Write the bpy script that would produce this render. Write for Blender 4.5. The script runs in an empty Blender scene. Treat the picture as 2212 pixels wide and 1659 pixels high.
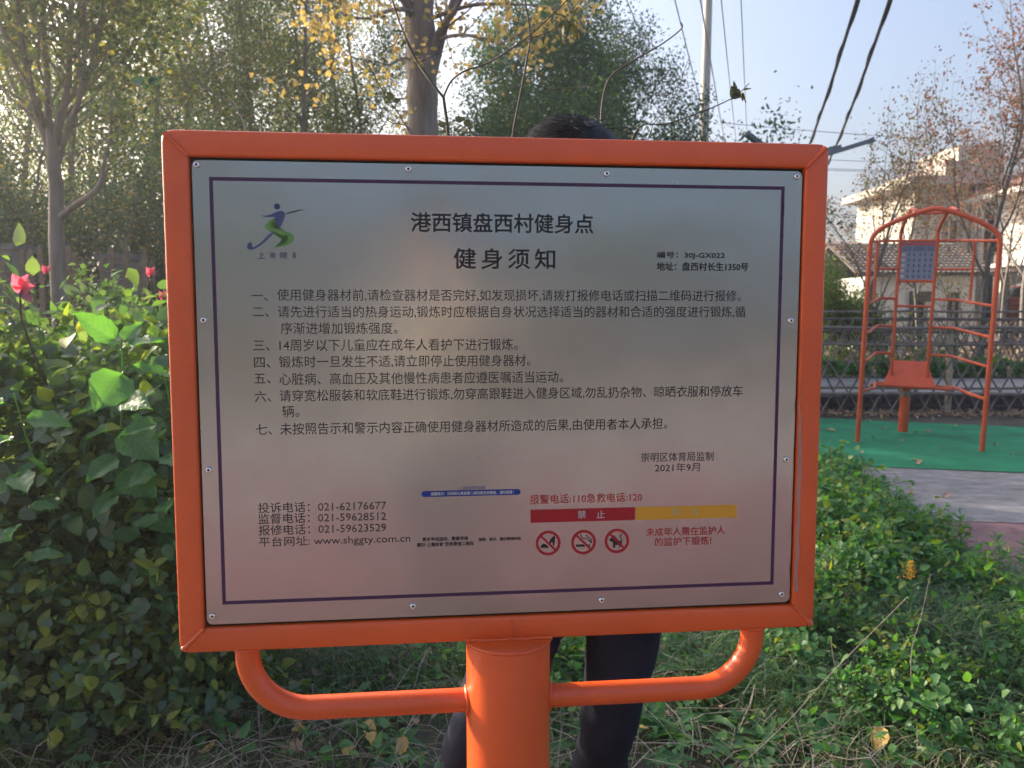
import bpy, bmesh, math, random
import numpy as np
from mathutils import Vector, Matrix
SC = bpy.context.scene
COL = SC.collection
# ------------------------------------------------------------------ camera, light, exposure
CAM_H, PITCH, FOC = 1.38, math.radians(5.02), 1781.0      # focal length for a picture 2212 wide
cd = bpy.data.cameras.new('camera'); cam = bpy.data.objects.new('camera', cd); COL.objects.link(cam)
cam.location = (0, 0, CAM_H); cam.rotation_euler = (math.radians(90) - PITCH, 0, 0)
cd.sensor_width = 36; cd.lens = FOC / 2212 * 36; cd.clip_start = 0.05; cd.clip_end = 2000
cd.dof.use_dof = True; cd.dof.focus_distance = 1.2; cd.dof.aperture_fstop = 11.0
SC.camera = cam
SUN_AZ, SUN_EL = math.radians(-57), math.radians(23)       # azimuth from +Y, towards +X
W = bpy.data.worlds.new('World'); SC.world = W; W.use_nodes = True
nt = W.node_tree; bg = nt.nodes['Background']
sky = nt.nodes.new('ShaderNodeTexSky'); sky.sky_type = 'NISHITA'; sky.sun_disc = False
sky.sun_elevation = SUN_EL; sky.sun_rotation = SUN_AZ; sky.air_density = .85; sky.dust_density = 7.5; sky.ozone_density = 2.0
nt.links.new(sky.outputs[0], bg.inputs[0]); bg.inputs[1].default_value = 0.15
sl = bpy.data.lights.new('sun', 'SUN'); sl.energy = 4.6; sl.angle = math.radians(0.55); sl.color = (1, .86, .66)
so = bpy.data.objects.new('sun', sl); COL.objects.link(so)
SDIR = Vector((math.sin(SUN_AZ) * math.cos(SUN_EL), math.cos(SUN_AZ) * math.cos(SUN_EL), math.sin(SUN_EL)))
so.rotation_euler = SDIR.to_track_quat('Z', 'Y').to_euler()
SC.view_settings.view_transform = 'Standard'; SC.view_settings.look = 'None'
SC.view_settings.exposure = 1.38; SC.view_settings.gamma = 1; SC.view_settings.use_curve_mapping = False
SC.cycles.max_bounces = 7; SC.cycles.diffuse_bounces = 3; SC.cycles.glossy_bounces = 3
SC.cycles.transmission_bounces = 4; SC.cycles.transparent_max_bounces = 4
try: SC.cycles.sample_clamp_indirect = 6
except Exception: pass

# ------------------------------------------------------------------ helpers
cp, sp = math.cos(PITCH), math.sin(PITCH)
def ray(u, v):                       # direction through a point of the 2212x1659 picture
    a, b = (u - 1106) / FOC, (829.5 - v) / FOC
    return np.array([a, cp + b * sp, -sp + b * cp])
def at(u, v, Y):                     # the place at distance Y seen there
    d = ray(u, v); return np.array([0, 0, CAM_H]) + d * (Y / d[1])
def gr(u, v, z=0.0):                 # the place on the ground seen there
    d = ray(u, v); return np.array([0, 0, CAM_H]) + d * ((z - CAM_H) / d[2])

def tag(o, label=None, cat=None, group=None, kind=None):
    if label: o['label'] = label
    if cat: o['category'] = cat
    if group: o['group'] = group
    if kind: o['kind'] = kind
    return o
def empty(name, loc=(0, 0, 0), rz=0, **k):
    o = bpy.data.objects.new(name, None); COL.objects.link(o); o.location = tuple(float(c) for c in loc); o.rotation_euler = (0, 0, rz)
    o.empty_display_size = .1
    return tag(o, **k)
def link(name, me, parent=None, loc=None, rot=None, scale=None, **k):
    o = bpy.data.objects.new(name, me); COL.objects.link(o)
    if parent is not None: o.parent = parent
    if loc is not None: o.location = tuple(float(c) for c in loc)
    if rot is not None: o.rotation_euler = rot
    if scale is not None: o.scale = scale if hasattr(scale, '__len__') else (scale,) * 3
    return tag(o, **k)
def copy_tree(o, parent=None):
    c = o.copy(); COL.objects.link(c); c.parent = parent
    for ch in list(o.children): copy_tree(ch, c)
    return c

class MB:
    """collects faces, makes one mesh"""
    def __init__(s): s.v = []; s.t = []; s.q = []; s.tm = []; s.qm = []; s.n = 0
    def add(s, v, tris=None, quads=None, m=0):
        v = np.asarray(v, float).reshape(-1, 3)
        if tris is not None and len(tris):
            f = np.asarray(tris, int).reshape(-1, 3) + s.n; s.t.append(f); s.tm.append(np.full(len(f), m))
        if quads is not None and len(quads):
            f = np.asarray(quads, int).reshape(-1, 4) + s.n; s.q.append(f); s.qm.append(np.full(len(f), m))
        s.v.append(v); s.n += len(v); return s
    def box(s, c, d, m=0, rz=0, M=None):
        x, y, z = np.array(d) / 2
        v = np.array([[-x, -y, -z], [x, -y, -z], [x, y, -z], [-x, y, -z], [-x, -y, z], [x, -y, z], [x, y, z], [-x, y, z]])
        if rz:
            a, b = math.cos(rz), math.sin(rz); v = v @ np.array([[a, b, 0], [-b, a, 0], [0, 0, 1]])
        if M is not None: v = v @ np.array(M).T
        return s.add(v + np.array(c), quads=[[0, 3, 2, 1], [4, 5, 6, 7], [0, 1, 5, 4], [1, 2, 6, 5], [2, 3, 7, 6], [3, 0, 4, 7]], m=m)
    def tube(s, P, r, sides=6, m=0, cap=True):
        P = np.asarray(P, float); n = len(P); r = np.broadcast_to(np.asarray(r, float), (n,))
        T = np.gradient(P, axis=0); T /= np.linalg.norm(T, axis=1)[:, None] + 1e-12
        ref = np.array([0, 0, 1.]) if abs(T[0][2]) < .9 else np.array([1., 0, 0])
        a = np.linspace(0, 2 * math.pi, sides, endpoint=False); ca, sa = np.cos(a)[:, None], np.sin(a)[:, None]
        out = []; U = None
        for i in range(n):
            if U is None: U = np.cross(ref, T[i])
            else: U = U - T[i] * (U @ T[i])
            U = U / (np.linalg.norm(U) + 1e-12); V = np.cross(T[i], U)
            out.append(P[i] + r[i] * (ca * U + sa * V))
        v = np.concatenate(out); q = []
        i = np.arange(n - 1)[:, None] * sides; j = np.arange(sides)[None, :]; k = (j + 1) % sides
        q = np.stack([i + j, i + k, i + sides + k, i + sides + j], -1).reshape(-1, 4)
        b = s.n; s.add(v, quads=q, m=m)
        if cap:
            for e, w in ((0, -1), (n - 1, 1)):
                ring = e * sides + np.arange(sides); c = P[e][None]
                vv = np.concatenate([v[ring], c]); tr = [[x, (x + 1) % sides, sides] if w > 0 else [(x + 1) % sides, x, sides] for x in range(sides)]
                s.add(vv, tris=tr, m=m)
        return s
    def scatter(s, tmpl, pos, R, scale, m=0):
        tv, tf = tmpl; pos = np.asarray(pos, float); n = len(pos)
        scale = np.broadcast_to(np.asarray(scale, float), (n,))
        V = np.einsum('nij,kj->nki', R, tv) * scale[:, None, None] + pos[:, None, :]
        F = (np.arange(n)[:, None, None] * len(tv) + tf[None]).reshape(-1, tf.shape[1])
        if tf.shape[1] == 3: return s.add(V.reshape(-1, 3), tris=F, m=m)
        return s.add(V.reshape(-1, 3), quads=F, m=m)
    def mesh(s, name, mats, smooth=False, uv=None):
        me = bpy.data.meshes.new(name); V = np.concatenate(s.v)
        me.vertices.add(len(V)); me.vertices.foreach_set('co', V.astype(np.float32).ravel())
        loops = []; tot = []; mi = []
        if s.t: f = np.concatenate(s.t); loops.append(f.ravel()); tot.append(np.full(len(f), 3)); mi.append(np.concatenate(s.tm))
        if s.q: f = np.concatenate(s.q); loops.append(f.ravel()); tot.append(np.full(len(f), 4)); mi.append(np.concatenate(s.qm))
        loops = np.concatenate(loops); tot = np.concatenate(tot); mi = np.concatenate(mi)
        me.loops.add(len(loops)); me.loops.foreach_set('vertex_index', loops.astype(np.int32))
        me.polygons.add(len(tot)); st = np.concatenate([[0], np.cumsum(tot)[:-1]])
        me.polygons.foreach_set('loop_start', st.astype(np.int32)); me.polygons.foreach_set('loop_total', tot.astype(np.int32))
        me.polygons.foreach_set('material_index', mi.astype(np.int32))
        me.polygons.foreach_set('use_smooth', np.full(len(tot), bool(smooth)))
        for m in (mats if isinstance(mats, (list, tuple)) else [mats]): me.materials.append(m)
        me.update(calc_edges=True); me.validate()
        return me
    def build(s, name, mats, parent=None, smooth=False, loc=None, rot=None, **k):
        return link(name, s.mesh(name, mats, smooth), parent, loc, rot, **k)

def frames(d, up=None, roll=None, rng=None):
    """rotation matrices whose Y axis is d, Z near up"""
    d = d / (np.linalg.norm(d, axis=1)[:, None] + 1e-9)
    if up is None: up = np.tile([0, 0, 1.], (len(d), 1))
    x = np.cross(d, up); bad = np.linalg.norm(x, axis=1) < 1e-3; x[bad] = [1, 0, 0]
    x /= np.linalg.norm(x, axis=1)[:, None]; z = np.cross(x, d)
    if roll is not None:
        c, s_ = np.cos(roll)[:, None], np.sin(roll)[:, None]; x, z = c * x + s_ * z, -s_ * x + c * z
    return np.stack([x, d, z], axis=2)

# leaf shapes, along +Y, length 1
LEAF2 = (np.array([[0, 0, 0], [-.26, .45, .07], [0, 1, -.08], [.26, .45, .07]]), np.array([[0, 2, 1], [0, 3, 2]]))
def ovate(w=.32, curl=.18, fold=.08, n=4, tip=1.0, base=.9):
    ys = np.linspace(0, 1, n + 1); v = []; f = []
    for i, y in enumerate(ys):
        ww = w * (math.sin(math.pi * min(1, y ** .75)) ** base) * (1 - .25 * y) if 0 < y < 1 else 0
        z = -curl * y * y
        v += [[-ww, y, z + fold * ww / w if w else z], [0, y, z], [ww, y, z + fold * ww / w]]
    for i in range(n):
        a = 3 * i
        for k in (0, 1):
            p, q, r_, t_ = a + k, a + k + 1, a + 4 + k, a + 3 + k
            f += [[p, q, r_], [p, r_, t_]]
    return np.array(v), np.array(f)
OV4 = ovate(n=3); OV6 = ovate(.3, .25, .06, 4); NARROW = ovate(.11, .35, .03, 4)
FAN = (np.array([[0, 0, 0], [-.55, .7, .05], [-.25, 1, -.05], [.1, .88, .04], [.38, .97, .0], [.6, .62, .08]]), np.array([[0, 2, 1], [0, 3, 2], [0, 4, 3], [0, 5, 4]]))

def mat(name, col, rough=.6, metal=0, spec=.5, bump=0, bscale=40, var=0, vscale=6, coat=0, col2=None, detail=4, coord='Object', stretch=None):
    m = bpy.data.materials.new(name); m.use_nodes = True; t = m.node_tree; b = t.nodes['Principled BSDF']
    b.inputs['Base Color'].default_value = (*col, 1); b.inputs['Roughness'].default_value = rough
    b.inputs['Metallic'].default_value = metal; b.inputs['Specular IOR Level'].default_value = spec
    b.inputs['Coat Weight'].default_value = coat; b.inputs['Coat Roughness'].default_value = .15
    if bump or var or col2:
        tc = t.nodes.new('ShaderNodeTexCoord'); src = tc.outputs[coord]
        if stretch:
            mp = t.nodes.new('ShaderNodeMapping'); mp.inputs['Scale'].default_value = stretch; t.links.new(src, mp.inputs[0]); src = mp.outputs[0]
    if var or col2:
        n = t.nodes.new('ShaderNodeTexNoise'); n.inputs['Scale'].default_value = vscale; n.inputs['Detail'].default_value = detail; n.inputs['Roughness'].default_value = .65
        t.links.new(src, n.inputs['Vector']); r = t.nodes.new('ShaderNodeValToRGB'); t.links.new(n.outputs[0], r.inputs[0])
        a = col2 if col2 else tuple(c * (1 - var) for c in col)
        r.color_ramp.elements[0].position = .32; r.color_ramp.elements[1].position = .68
        r.color_ramp.elements[0].color = (*a, 1); r.color_ramp.elements[1].color = (*[min(1, c * (1 + var)) for c in col], 1)
        t.links.new(r.outputs[0], b.inputs['Base Color'])
    if bump:
        n2 = t.nodes.new('ShaderNodeTexNoise'); n2.inputs['Scale'].default_value = bscale; n2.inputs['Detail'].default_value = 6
        t.links.new(src, n2.inputs['Vector']); bp = t.nodes.new('ShaderNodeBump'); bp.inputs['Strength'].default_value = bump; bp.inputs['Distance'].default_value = .01
        t.links.new(n2.outputs[0], bp.inputs['Height']); t.links.new(bp.outputs[0], b.inputs['Normal'])
    return m
def leafmat(name, cols, trans=.4, tcol=None, rough=.5, spec=.4, pos=None):
    """leaf colour varies from leaf to leaf; light passes through"""
    m = bpy.data.materials.new(name); m.use_nodes = True; t = m.node_tree; b = t.nodes['Principled BSDF']; out = t.nodes['Material Output']
    g = t.nodes.new('ShaderNodeNewGeometry'); r = t.nodes.new('ShaderNodeValToRGB'); t.links.new(g.outputs['Random Per Island'], r.inputs[0])
    while len(r.color_ramp.elements) < len(cols): r.color_ramp.elements.new(.5)
    for i, c in enumerate(cols):
        r.color_ramp.elements[i].position = pos[i] if pos else i / max(1, len(cols) - 1); r.color_ramp.elements[i].color = (*c, 1)
    b.inputs['Roughness'].default_value = rough; b.inputs['Specular IOR Level'].default_value = spec
    t.links.new(r.outputs[0], b.inputs['Base Color'])
    tr = t.nodes.new('ShaderNodeBsdfTranslucent'); mx = t.nodes.new('ShaderNodeMixShader'); mx.inputs[0].default_value = trans
    mul = t.nodes.new('ShaderNodeMix'); mul.data_type = 'RGBA'; mul.blend_type = 'MULTIPLY'; mul.inputs[0].default_value = 1
    t.links.new(r.outputs[0], mul.inputs[6]); mul.inputs[7].default_value = (*(tcol or (2.6, 2.6, .9)), 1); mul.clamp_result = False
    t.links.new(mul.outputs[2], tr.inputs[0]); t.links.new(b.outputs[0], mx.inputs[1]); t.links.new(tr.outputs[0], mx.inputs[2]); t.links.new(mx.outputs[0], out.inputs[0])
    return m
def flat(name, col, rough=.55): return mat(name, col, rough, spec=.3)

M = {}
M['orange'] = mat('orange_paint', (.66, .088, .012), .36, spec=.5, bump=.16, bscale=420, var=.13, vscale=3.5, coat=.3, detail=9)
M['orange_old'] = mat('orange_pipe_paint', (.58, .095, .035), .4, bump=.06, bscale=60, var=.12, vscale=7)
M['bark'] = mat('grey_bark', (.16, .125, .10), .9, bump=.9, bscale=22, var=.45, vscale=7, stretch=(1, 1, .25))
M['bark_pale'] = mat('pale_bark', (.19, .155, .135), .9, bump=1.0, bscale=16, var=.4, vscale=9, stretch=(1, 1, .2))
M['twig'] = mat('twig_bark', (.075, .06, .05), .8, var=.3, vscale=20)
M['twig_grey'] = mat('grey_twig_bark', (.16, .14, .125), .8, var=.3, vscale=20)
M['leaf_dark'] = leafmat('evergreen_leaves', [(.03, .062, .03), (.05, .095, .035), (.085, .13, .04), (.04, .075, .045)], .48)
M['leaf_mid'] = leafmat('mixed_green_leaves', [(.03, .062, .032), (.048, .08, .036), (.08, .11, .042), (.035, .064, .04), (.13, .13, .045)], .42)
M['leaf_ever'] = leafmat('glossy_evergreen_leaves', [(.025, .055, .035), (.04, .075, .045), (.06, .10, .05), (.03, .06, .045)], .36, (2.0, 2.4, 1.0))
M['leaf_yel'] = leafmat('yellowing_leaves', [(.12, .15, .04), (.20, .20, .05), (.28, .23, .06), (.15, .17, .05)], .5, (2.2, 2.0, .8))
M['ginkgo'] = leafmat('ginkgo_leaves', [(.50, .37, .13), (.58, .44, .18), (.42, .30, .09), (.30, .30, .08)], .5, (1.4, 1.3, .9))
M['leaf_red'] = leafmat('rusty_leaves', [(.20, .07, .04), (.13, .06, .035), (.24, .11, .06), (.09, .09, .03)], .4, (1.8, 1.4, 1.1))
M['leaf_olive'] = leafmat('olive_leaves', [(.10, .11, .035), (.07, .09, .03), (.18, .11, .05), (.06, .10, .03)], .4, (2.0, 1.9, .8))
M['hedge'] = leafmat('hedge_leaves', [(.065, .125, .075), (.09, .16, .085), (.075, .135, .10), (.13, .20, .075), (.11, .15, .10), (.16, .20, .15)], .38, (2.6, 2.9, .7), rough=.42)
M['hedge_y'] = leafmat('yellowing_sunlit_leaves', [(.17, .25, .06), (.28, .30, .07), (.11, .19, .05)], .42, (2.0, 2.0, .6))
M['grass'] = leafmat('grass_blades', [(.06, .12, .05), (.09, .16, .055), (.15, .19, .07), (.05, .10, .05), (.24, .22, .12)], .35, (2.0, 2.2, .8))
M['mondo'] = leafmat('dark_tuft_blades', [(.035, .085, .045), (.06, .12, .055), (.11, .17, .08), (.04, .08, .05)], .3)
M['straw'] = leafmat('straw', [(.42, .35, .28), (.33, .27, .21), (.52, .45, .37), (.25, .20, .16)], .25, (1.3, 1.2, 1))
M['weed'] = leafmat('weed_leaves', [(.055, .15, .06), (.08, .19, .065), (.12, .23, .07), (.05, .12, .07)], .38, (2.2, 2.6, .7), rough=.45)
M['litter'] = leafmat('leaf_litter', [(.38, .25, .17), (.48, .34, .22), (.28, .18, .13), (.55, .42, .2)], .25, (1.3, 1.2, 1))
M['deadleaf'] = mat('dry_brown_leaf', (.42, .25, .17), .8, var=.3, vscale=40)
M['deadyel'] = mat('dry_yellow_leaf', (.55, .36, .12), .75, var=.25, vscale=40)
M['redleaf'] = leafmat('red_young_leaves', [(.62, .10, .15), (.52, .10, .15)], .5, (1.5, 1.6, 1.6), rough=.35)
M['purpleleaf'] = leafmat('purple_leaf', [(.10, .04, .07), (.12, .05, .08)], .3, (1.4, 1.2, 1.3))
TEXT=[
  ('港西镇盘西村健身点', -0.1349, 0.1186, 0.2393, 0.0265, 2, 'ink'),
  ('健身须知', -0.0766, 0.0646, 0.1902, 0.028, 2, 'ink'),
  ('编号：30J-GX022', 0.2108, 0.3103, 0.1966, 0.0104, 2, 'ink'),
  ('地址：盘西村长生1350号', 0.211, 0.3456, 0.1811, 0.0118, 2, 'ink'),
  ('投诉电话：021-62176677', -0.3493, -0.1739, -0.1539, 0.0144, 0, 'ink'),
  ('监督电话：021-59628512', -0.3497, -0.1741, -0.1693, 0.0144, 0, 'ink'),
  ('报修电话：021-59623529', -0.3495, -0.1743, -0.1854, 0.0145, 0, 'ink'),
  ('平台网址: www.shggty.com.cn', -0.3494, -0.1409, -0.203, 0.0158, 0, 'ink'),
  ('一、', -0.3504, -0.3289, 0.1385, 0.0137, 0, 'ink'),
  ('二、', -0.3497, -0.3282, 0.1171, 0.0137, 0, 'ink'),
  ('三、', -0.3497, -0.3281, 0.0714, 0.0138, 0, 'ink'),
  ('四、', -0.3494, -0.3278, 0.0483, 0.0138, 0, 'ink'),
  ('五、', -0.3497, -0.328, 0.0263, 0.0139, 0, 'ink'),
  ('六、', -0.3497, -0.328, 0.0014, 0.0139, 0, 'ink'),
  ('七、', -0.3497, -0.3279, -0.0442, 0.014, 0, 'ink'),
  ('使用健身器材前,请检查器材是否完好,如发现损坏,请拨打报修电话或扫描二维码进行报修。', -0.3166, 0.336, 0.1395, 0.0167, 0, 'ink'),
  ('请先进行适当的热身运动,锻炼时应根据自身状况选择适当的器材和合适的强度进行锻炼,循', -0.3162, 0.3435, 0.1166, 0.0167, 0, 'ink'),
  ('序渐进增加锻炼强度。', -0.313, -0.1552, 0.0943, 0.0164, 0, 'ink'),
  ('14周岁以下儿童应在成年人看护下进行锻炼。', -0.3151, 0.0121, 0.0713, 0.0166, 0, 'ink'),
  ('锻炼时一旦发生不适,请立即停止使用健身器材。', -0.3163, 0.0303, 0.0483, 0.0167, 0, 'ink'),
  ('心脏病、高血压及其他慢性病患者应遵医嘱适当运动。', -0.3162, 0.077, 0.0249, 0.0168, 0, 'ink'),
  ('请穿宽松服装和软底鞋进行锻炼,勿穿高跟鞋进入健身区域,勿乱扔杂物、晾晒衣服和停放车', -0.3165, 0.342, 0.0017, 0.017, 0, 'ink'),
  ('辆。', -0.3136, -0.2905, -0.0196, 0.0166, 0, 'ink'),
  ('未按照告示和警示内容正确使用健身器材所造成的后果,由使用者本人承担。', -0.317, 0.2301, -0.0443, 0.0171, 0, 'ink'),
  ('崇明区体育局监制', 0.1921, 0.3004, -0.0933, 0.0136, 0, 'ink'),
  ('2021年9月', 0.2129, 0.2798, -0.109, 0.0129, 0, 'ink'),
  ('二维码使用说明', -0.0721, -0.0342, -0.1323, 0.0053, 0, 'blue'),
  ('温馨提示：扫码前认真查看二维码是否被覆盖，谨防假冒！', -0.1114, 0.006, -0.1396, 0.0047, 2, 'pale'),
  ('更多申城运动、赛事咨询', -0.1236, -0.0594, -0.205, 0.0057, 2, 'ink'),
  ('请扫“上海体育”政务微信二维码', -0.1318, -0.0512, -0.2127, 0.006, 2, 'ink'),
  ('报修、投诉、建议等请扫码', -0.0439, 0.0166, -0.2075, 0.0047, 2, 'ink'),
  ('报警电话:110急救电话:120', 0.0298, 0.1941, -0.1513, 0.0135, 1, 'red'),
  ('禁', 0.0994, 0.1113, -0.1747, 0.0115, 1, 'pale'),
  ('止', 0.1272, 0.1393, -0.1752, 0.0109, 1, 'pale'),
  ('警', 0.2398, 0.2513, -0.175, 0.011, 1, 'faded'),
  ('告', 0.268, 0.2792, -0.175, 0.011, 1, 'faded'),
  ('未成年人需在监护人', 0.2009, 0.3203, -0.2041, 0.0124, 1, 'red'),
  ('的监护下锻炼!', 0.2147, 0.2996, -0.219, 0.0125, 1, 'red'),
  ('上', -0.3409, -0.3313, 0.1925, 0.0086, 1, 'logoink'),
  ('海', -0.3259, -0.3174, 0.1927, 0.0086, 1, 'logoink'),
  ('健', -0.3122, -0.3018, 0.1928, 0.0086, 1, 'logoink'),
  ('身', -0.2955, -0.2897, 0.1929, 0.0087, 1, 'logoink'),
]
LOGO_HEAD = [(-0.3137, 0.2577), (-0.3097, 0.2577)]
LOGO_ARM = [(-0.3353, 0.2471), (-0.3332, 0.2458), (-0.3305, 0.2455), (-0.3263, 0.2459), (-0.322, 0.2473), (-0.3172, 0.2495), (-0.3129, 0.2513), (-0.3092, 0.252), (-0.306, 0.2517), (-0.304, 0.2497), (-0.3036, 0.247), (-0.3043, 0.2427), (-0.3061, 0.2378), (-0.3086, 0.2329), (-0.3108, 0.23), (-0.3125, 0.2282), (-0.3151, 0.2288), (-0.3176, 0.2295), (-0.316, 0.2329), (-0.315, 0.2361), (-0.3147, 0.2393), (-0.3155, 0.242), (-0.3173, 0.2435), (-0.3211, 0.2437), (-0.3264, 0.2436), (-0.3306, 0.2441), (-0.3335, 0.2455)]
LOGO_RAY = [(-0.3021, 0.2489), (-0.2943, 0.2514), (-0.2863, 0.2534), (-0.2788, 0.2542), (-0.2777, 0.2539), (-0.2809, 0.2532), (-0.289, 0.2512), (-0.297, 0.2489), (-0.3026, 0.2474)]
LOGO_LEG = [(-0.3228, 0.2227), (-0.3189, 0.2219), (-0.3217, 0.2191), (-0.326, 0.215), (-0.3304, 0.2109), (-0.3347, 0.2074), (-0.339, 0.2041), (-0.3433, 0.2015), (-0.3476, 0.2), (-0.3508, 0.1998), (-0.3532, 0.2008), (-0.3545, 0.2029), (-0.3545, 0.2053), (-0.3532, 0.2078), (-0.3511, 0.2094), (-0.3489, 0.2104), (-0.3499, 0.2083), (-0.3505, 0.2056), (-0.3499, 0.2038), (-0.3475, 0.2031), (-0.3443, 0.204), (-0.3406, 0.2063), (-0.3362, 0.2098), (-0.3313, 0.2144), (-0.327, 0.2188)]
LOGO_S = [(-0.3178, 0.2423), (-0.3161, 0.2404), (-0.3191, 0.2379), (-0.3215, 0.2355), (-0.3227, 0.2328), (-0.3214, 0.2299), (-0.3172, 0.228), (-0.3108, 0.2267), (-0.3045, 0.225), (-0.2992, 0.2239), (-0.295, 0.2212), (-0.2927, 0.2183), (-0.2922, 0.2153), (-0.2936, 0.2118), (-0.2969, 0.2088), (-0.3012, 0.2066), (-0.306, 0.2052), (-0.3125, 0.2039), (-0.3178, 0.2035), (-0.3215, 0.2037), (-0.3167, 0.2044), (-0.3113, 0.206), (-0.3065, 0.2079), (-0.3027, 0.2101), (-0.3003, 0.2126), (-0.2999, 0.2153), (-0.3015, 0.2174), (-0.3041, 0.219), (-0.311, 0.2211), (-0.3189, 0.2234), (-0.3247, 0.2252), (-0.3289, 0.2274), (-0.3309, 0.2295), (-0.3306, 0.2314), (-0.3287, 0.2343), (-0.3255, 0.2376), (-0.3217, 0.2406)]
SHOE = [(0.0658, -0.2051), (0.0668, -0.2085), (0.0662, -0.2135), (0.0651, -0.22), (0.0637, -0.2203), (0.0632, -0.2156), (0.0619, -0.2138), (0.0596, -0.217), (0.0579, -0.2155), (0.0596, -0.2111), (0.0629, -0.2069)]
SHOE2 = [(0.045, -0.222), (0.0461, -0.2197), (0.0493, -0.2163), (0.0514, -0.217), (0.0539, -0.2185), (0.0565, -0.2198), (0.0571, -0.2224), (0.0558, -0.2229)]
CIG = [(0.0973, -0.2193), (0.1085, -0.2193), (0.1105, -0.2212), (0.1108, -0.2226), (0.0973, -0.2225)]
SMOKE = [(0.1044, -0.2038), (0.1043, -0.2067), (0.1062, -0.2094), (0.1098, -0.2105), (0.113, -0.2101), (0.1157, -0.2136), (0.1183, -0.2144), (0.1189, -0.2176)]
SMOKE2 = [(0.1113, -0.2069), (0.1124, -0.2057), (0.1142, -0.2073), (0.1154, -0.2092), (0.1174, -0.2103), (0.1194, -0.2115), (0.1199, -0.2174)]
CAT = [(0.1528, -0.2064), (0.1538, -0.2081), (0.1557, -0.2097), (0.1594, -0.2142), (0.1646, -0.2173), (0.1653, -0.219), (0.1639, -0.2209), (0.1622, -0.2219), (0.1632, -0.2257), (0.1618, -0.2257), (0.1603, -0.2218), (0.1551, -0.2214), (0.1549, -0.2258), (0.1537, -0.2257), (0.1537, -0.2216), (0.1531, -0.2257), (0.1519, -0.2254), (0.1519, -0.2191), (0.1504, -0.2161), (0.1478, -0.216), (0.1463, -0.2142), (0.1474, -0.2123), (0.1499, -0.2107), (0.1513, -0.2095)]
TAIL = [(0.1652, -0.2063), (0.163, -0.2072), (0.1623, -0.2096), (0.1645, -0.2121), (0.165, -0.2151), (0.1639, -0.2172)]
# ------------------------------------------------------------------ notice board
ORG = np.array([-0.0035, 1.1541, 0.0]); ZC = 1.263; YAW = math.radians(6.14)
def steel():
    m = bpy.data.materials.new('brushed_steel'); m.use_nodes = True; t = m.node_tree; b = t.nodes['Principled BSDF']
    b.inputs['Base Color'].default_value = (.365, .368, .368, 1); b.inputs['Metallic'].default_value = 1; b.inputs['Roughness'].default_value = .30
    b.inputs['Anisotropic'].default_value = .35; b.inputs['Anisotropic Rotation'].default_value = 0.0
    tc = t.nodes.new('ShaderNodeTexCoord')
    tg = t.nodes.new('ShaderNodeTangent'); tg.direction_type = 'UV_MAP'; tg.uv_map = 'uv'; t.links.new(tg.outputs[0], b.inputs['Tangent'])
    mp = t.nodes.new('ShaderNodeMapping'); mp.inputs['Scale'].default_value = (3, 1, 520); t.links.new(tc.outputs['Object'], mp.inputs[0])
    n = t.nodes.new('ShaderNodeTexNoise'); n.inputs['Scale'].default_value = 2; n.inputs['Detail'].default_value = 5; t.links.new(mp.outputs[0], n.inputs['Vector'])
    n2 = t.nodes.new('ShaderNodeTexNoise'); n2.inputs['Scale'].default_value = 5.5; n2.inputs['Detail'].default_value = 1.5; t.links.new(tc.outputs['Object'], n2.inputs['Vector'])
    b1 = t.nodes.new('ShaderNodeBump'); b1.inputs['Strength'].default_value = .012; b1.inputs['Distance'].default_value = .002; t.links.new(n.outputs[0], b1.inputs['Height'])
    b2 = t.nodes.new('ShaderNodeBump'); b2.inputs['Strength'].default_value = .8; b2.inputs['Distance'].default_value = .004; t.links.new(n2.outputs[0], b2.inputs['Height']); t.links.new(b1.outputs[0], b2.inputs['Normal'])
    t.links.new(b2.outputs[0], b.inputs['Normal'])
    r = t.nodes.new('ShaderNodeMapRange'); r.inputs[3].default_value = .17; r.inputs[4].default_value = .23; t.links.new(n.outputs[0], r.inputs[0]); n3 = t.nodes.new('ShaderNodeTexNoise'); n3.inputs['Scale'].default_value = 9; n3.inputs['Detail'].default_value = 7; n3.inputs['Roughness'].default_value = .7; t.links.new(tc.outputs['Object'], n3.inputs['Vector'])
    r3 = t.nodes.new('ShaderNodeMapRange'); r3.inputs[1].default_value = .35; r3.inputs[2].default_value = .7; r3.inputs[3].default_value = -.02; r3.inputs[4].default_value = .07; t.links.new(n3.outputs[0], r3.inputs[0])
    ad = t.nodes.new('ShaderNodeMath'); ad.operation = 'ADD'; t.links.new(r.outputs[0], ad.inputs[0]); t.links.new(r3.outputs[0], ad.inputs[1]); t.links.new(ad.outputs[0], b.inputs['Roughness'])
    return m
M['steel'] = steel()
M['ink'] = flat('black_print', (.014, .014, .018), .6); M['red'] = flat('red_print', (.40, .035, .03), .5); M['blue'] = flat('blue_print', (.06, .09, .20), .5)
M['pale'] = flat('pale_print', (.52, .50, .50)); M['faded'] = flat('faded_print', (.50, .40, .16)); M['logoink'] = flat('navy_print', (.035, .05, .12), .5)
M['purple'] = flat('purple_border_print', (.055, .02, .065), .4); M['redbar'] = flat('red_bar_print', (.34, .012, .02), .45); M['yelbar'] = flat('yellow_bar_print', (.62, .30, .03), .45)
M['logoblue'] = mat('logo_blue', (.03, .045, .17), .45, col2=(.07, .08, .15), vscale=60); M['logogreen'] = mat('logo_green', (.07, .24, .035), .45, col2=(.13, .25, .07), vscale=60)
M['pillblue'] = flat('blue_pill_print', (.012, .035, .22), .45); M['rivet'] = mat('rivet_steel', (.75, .75, .76), .18, metal=1); M['hole'] = flat('rivet_hole', (.01, .01, .01))

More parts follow.
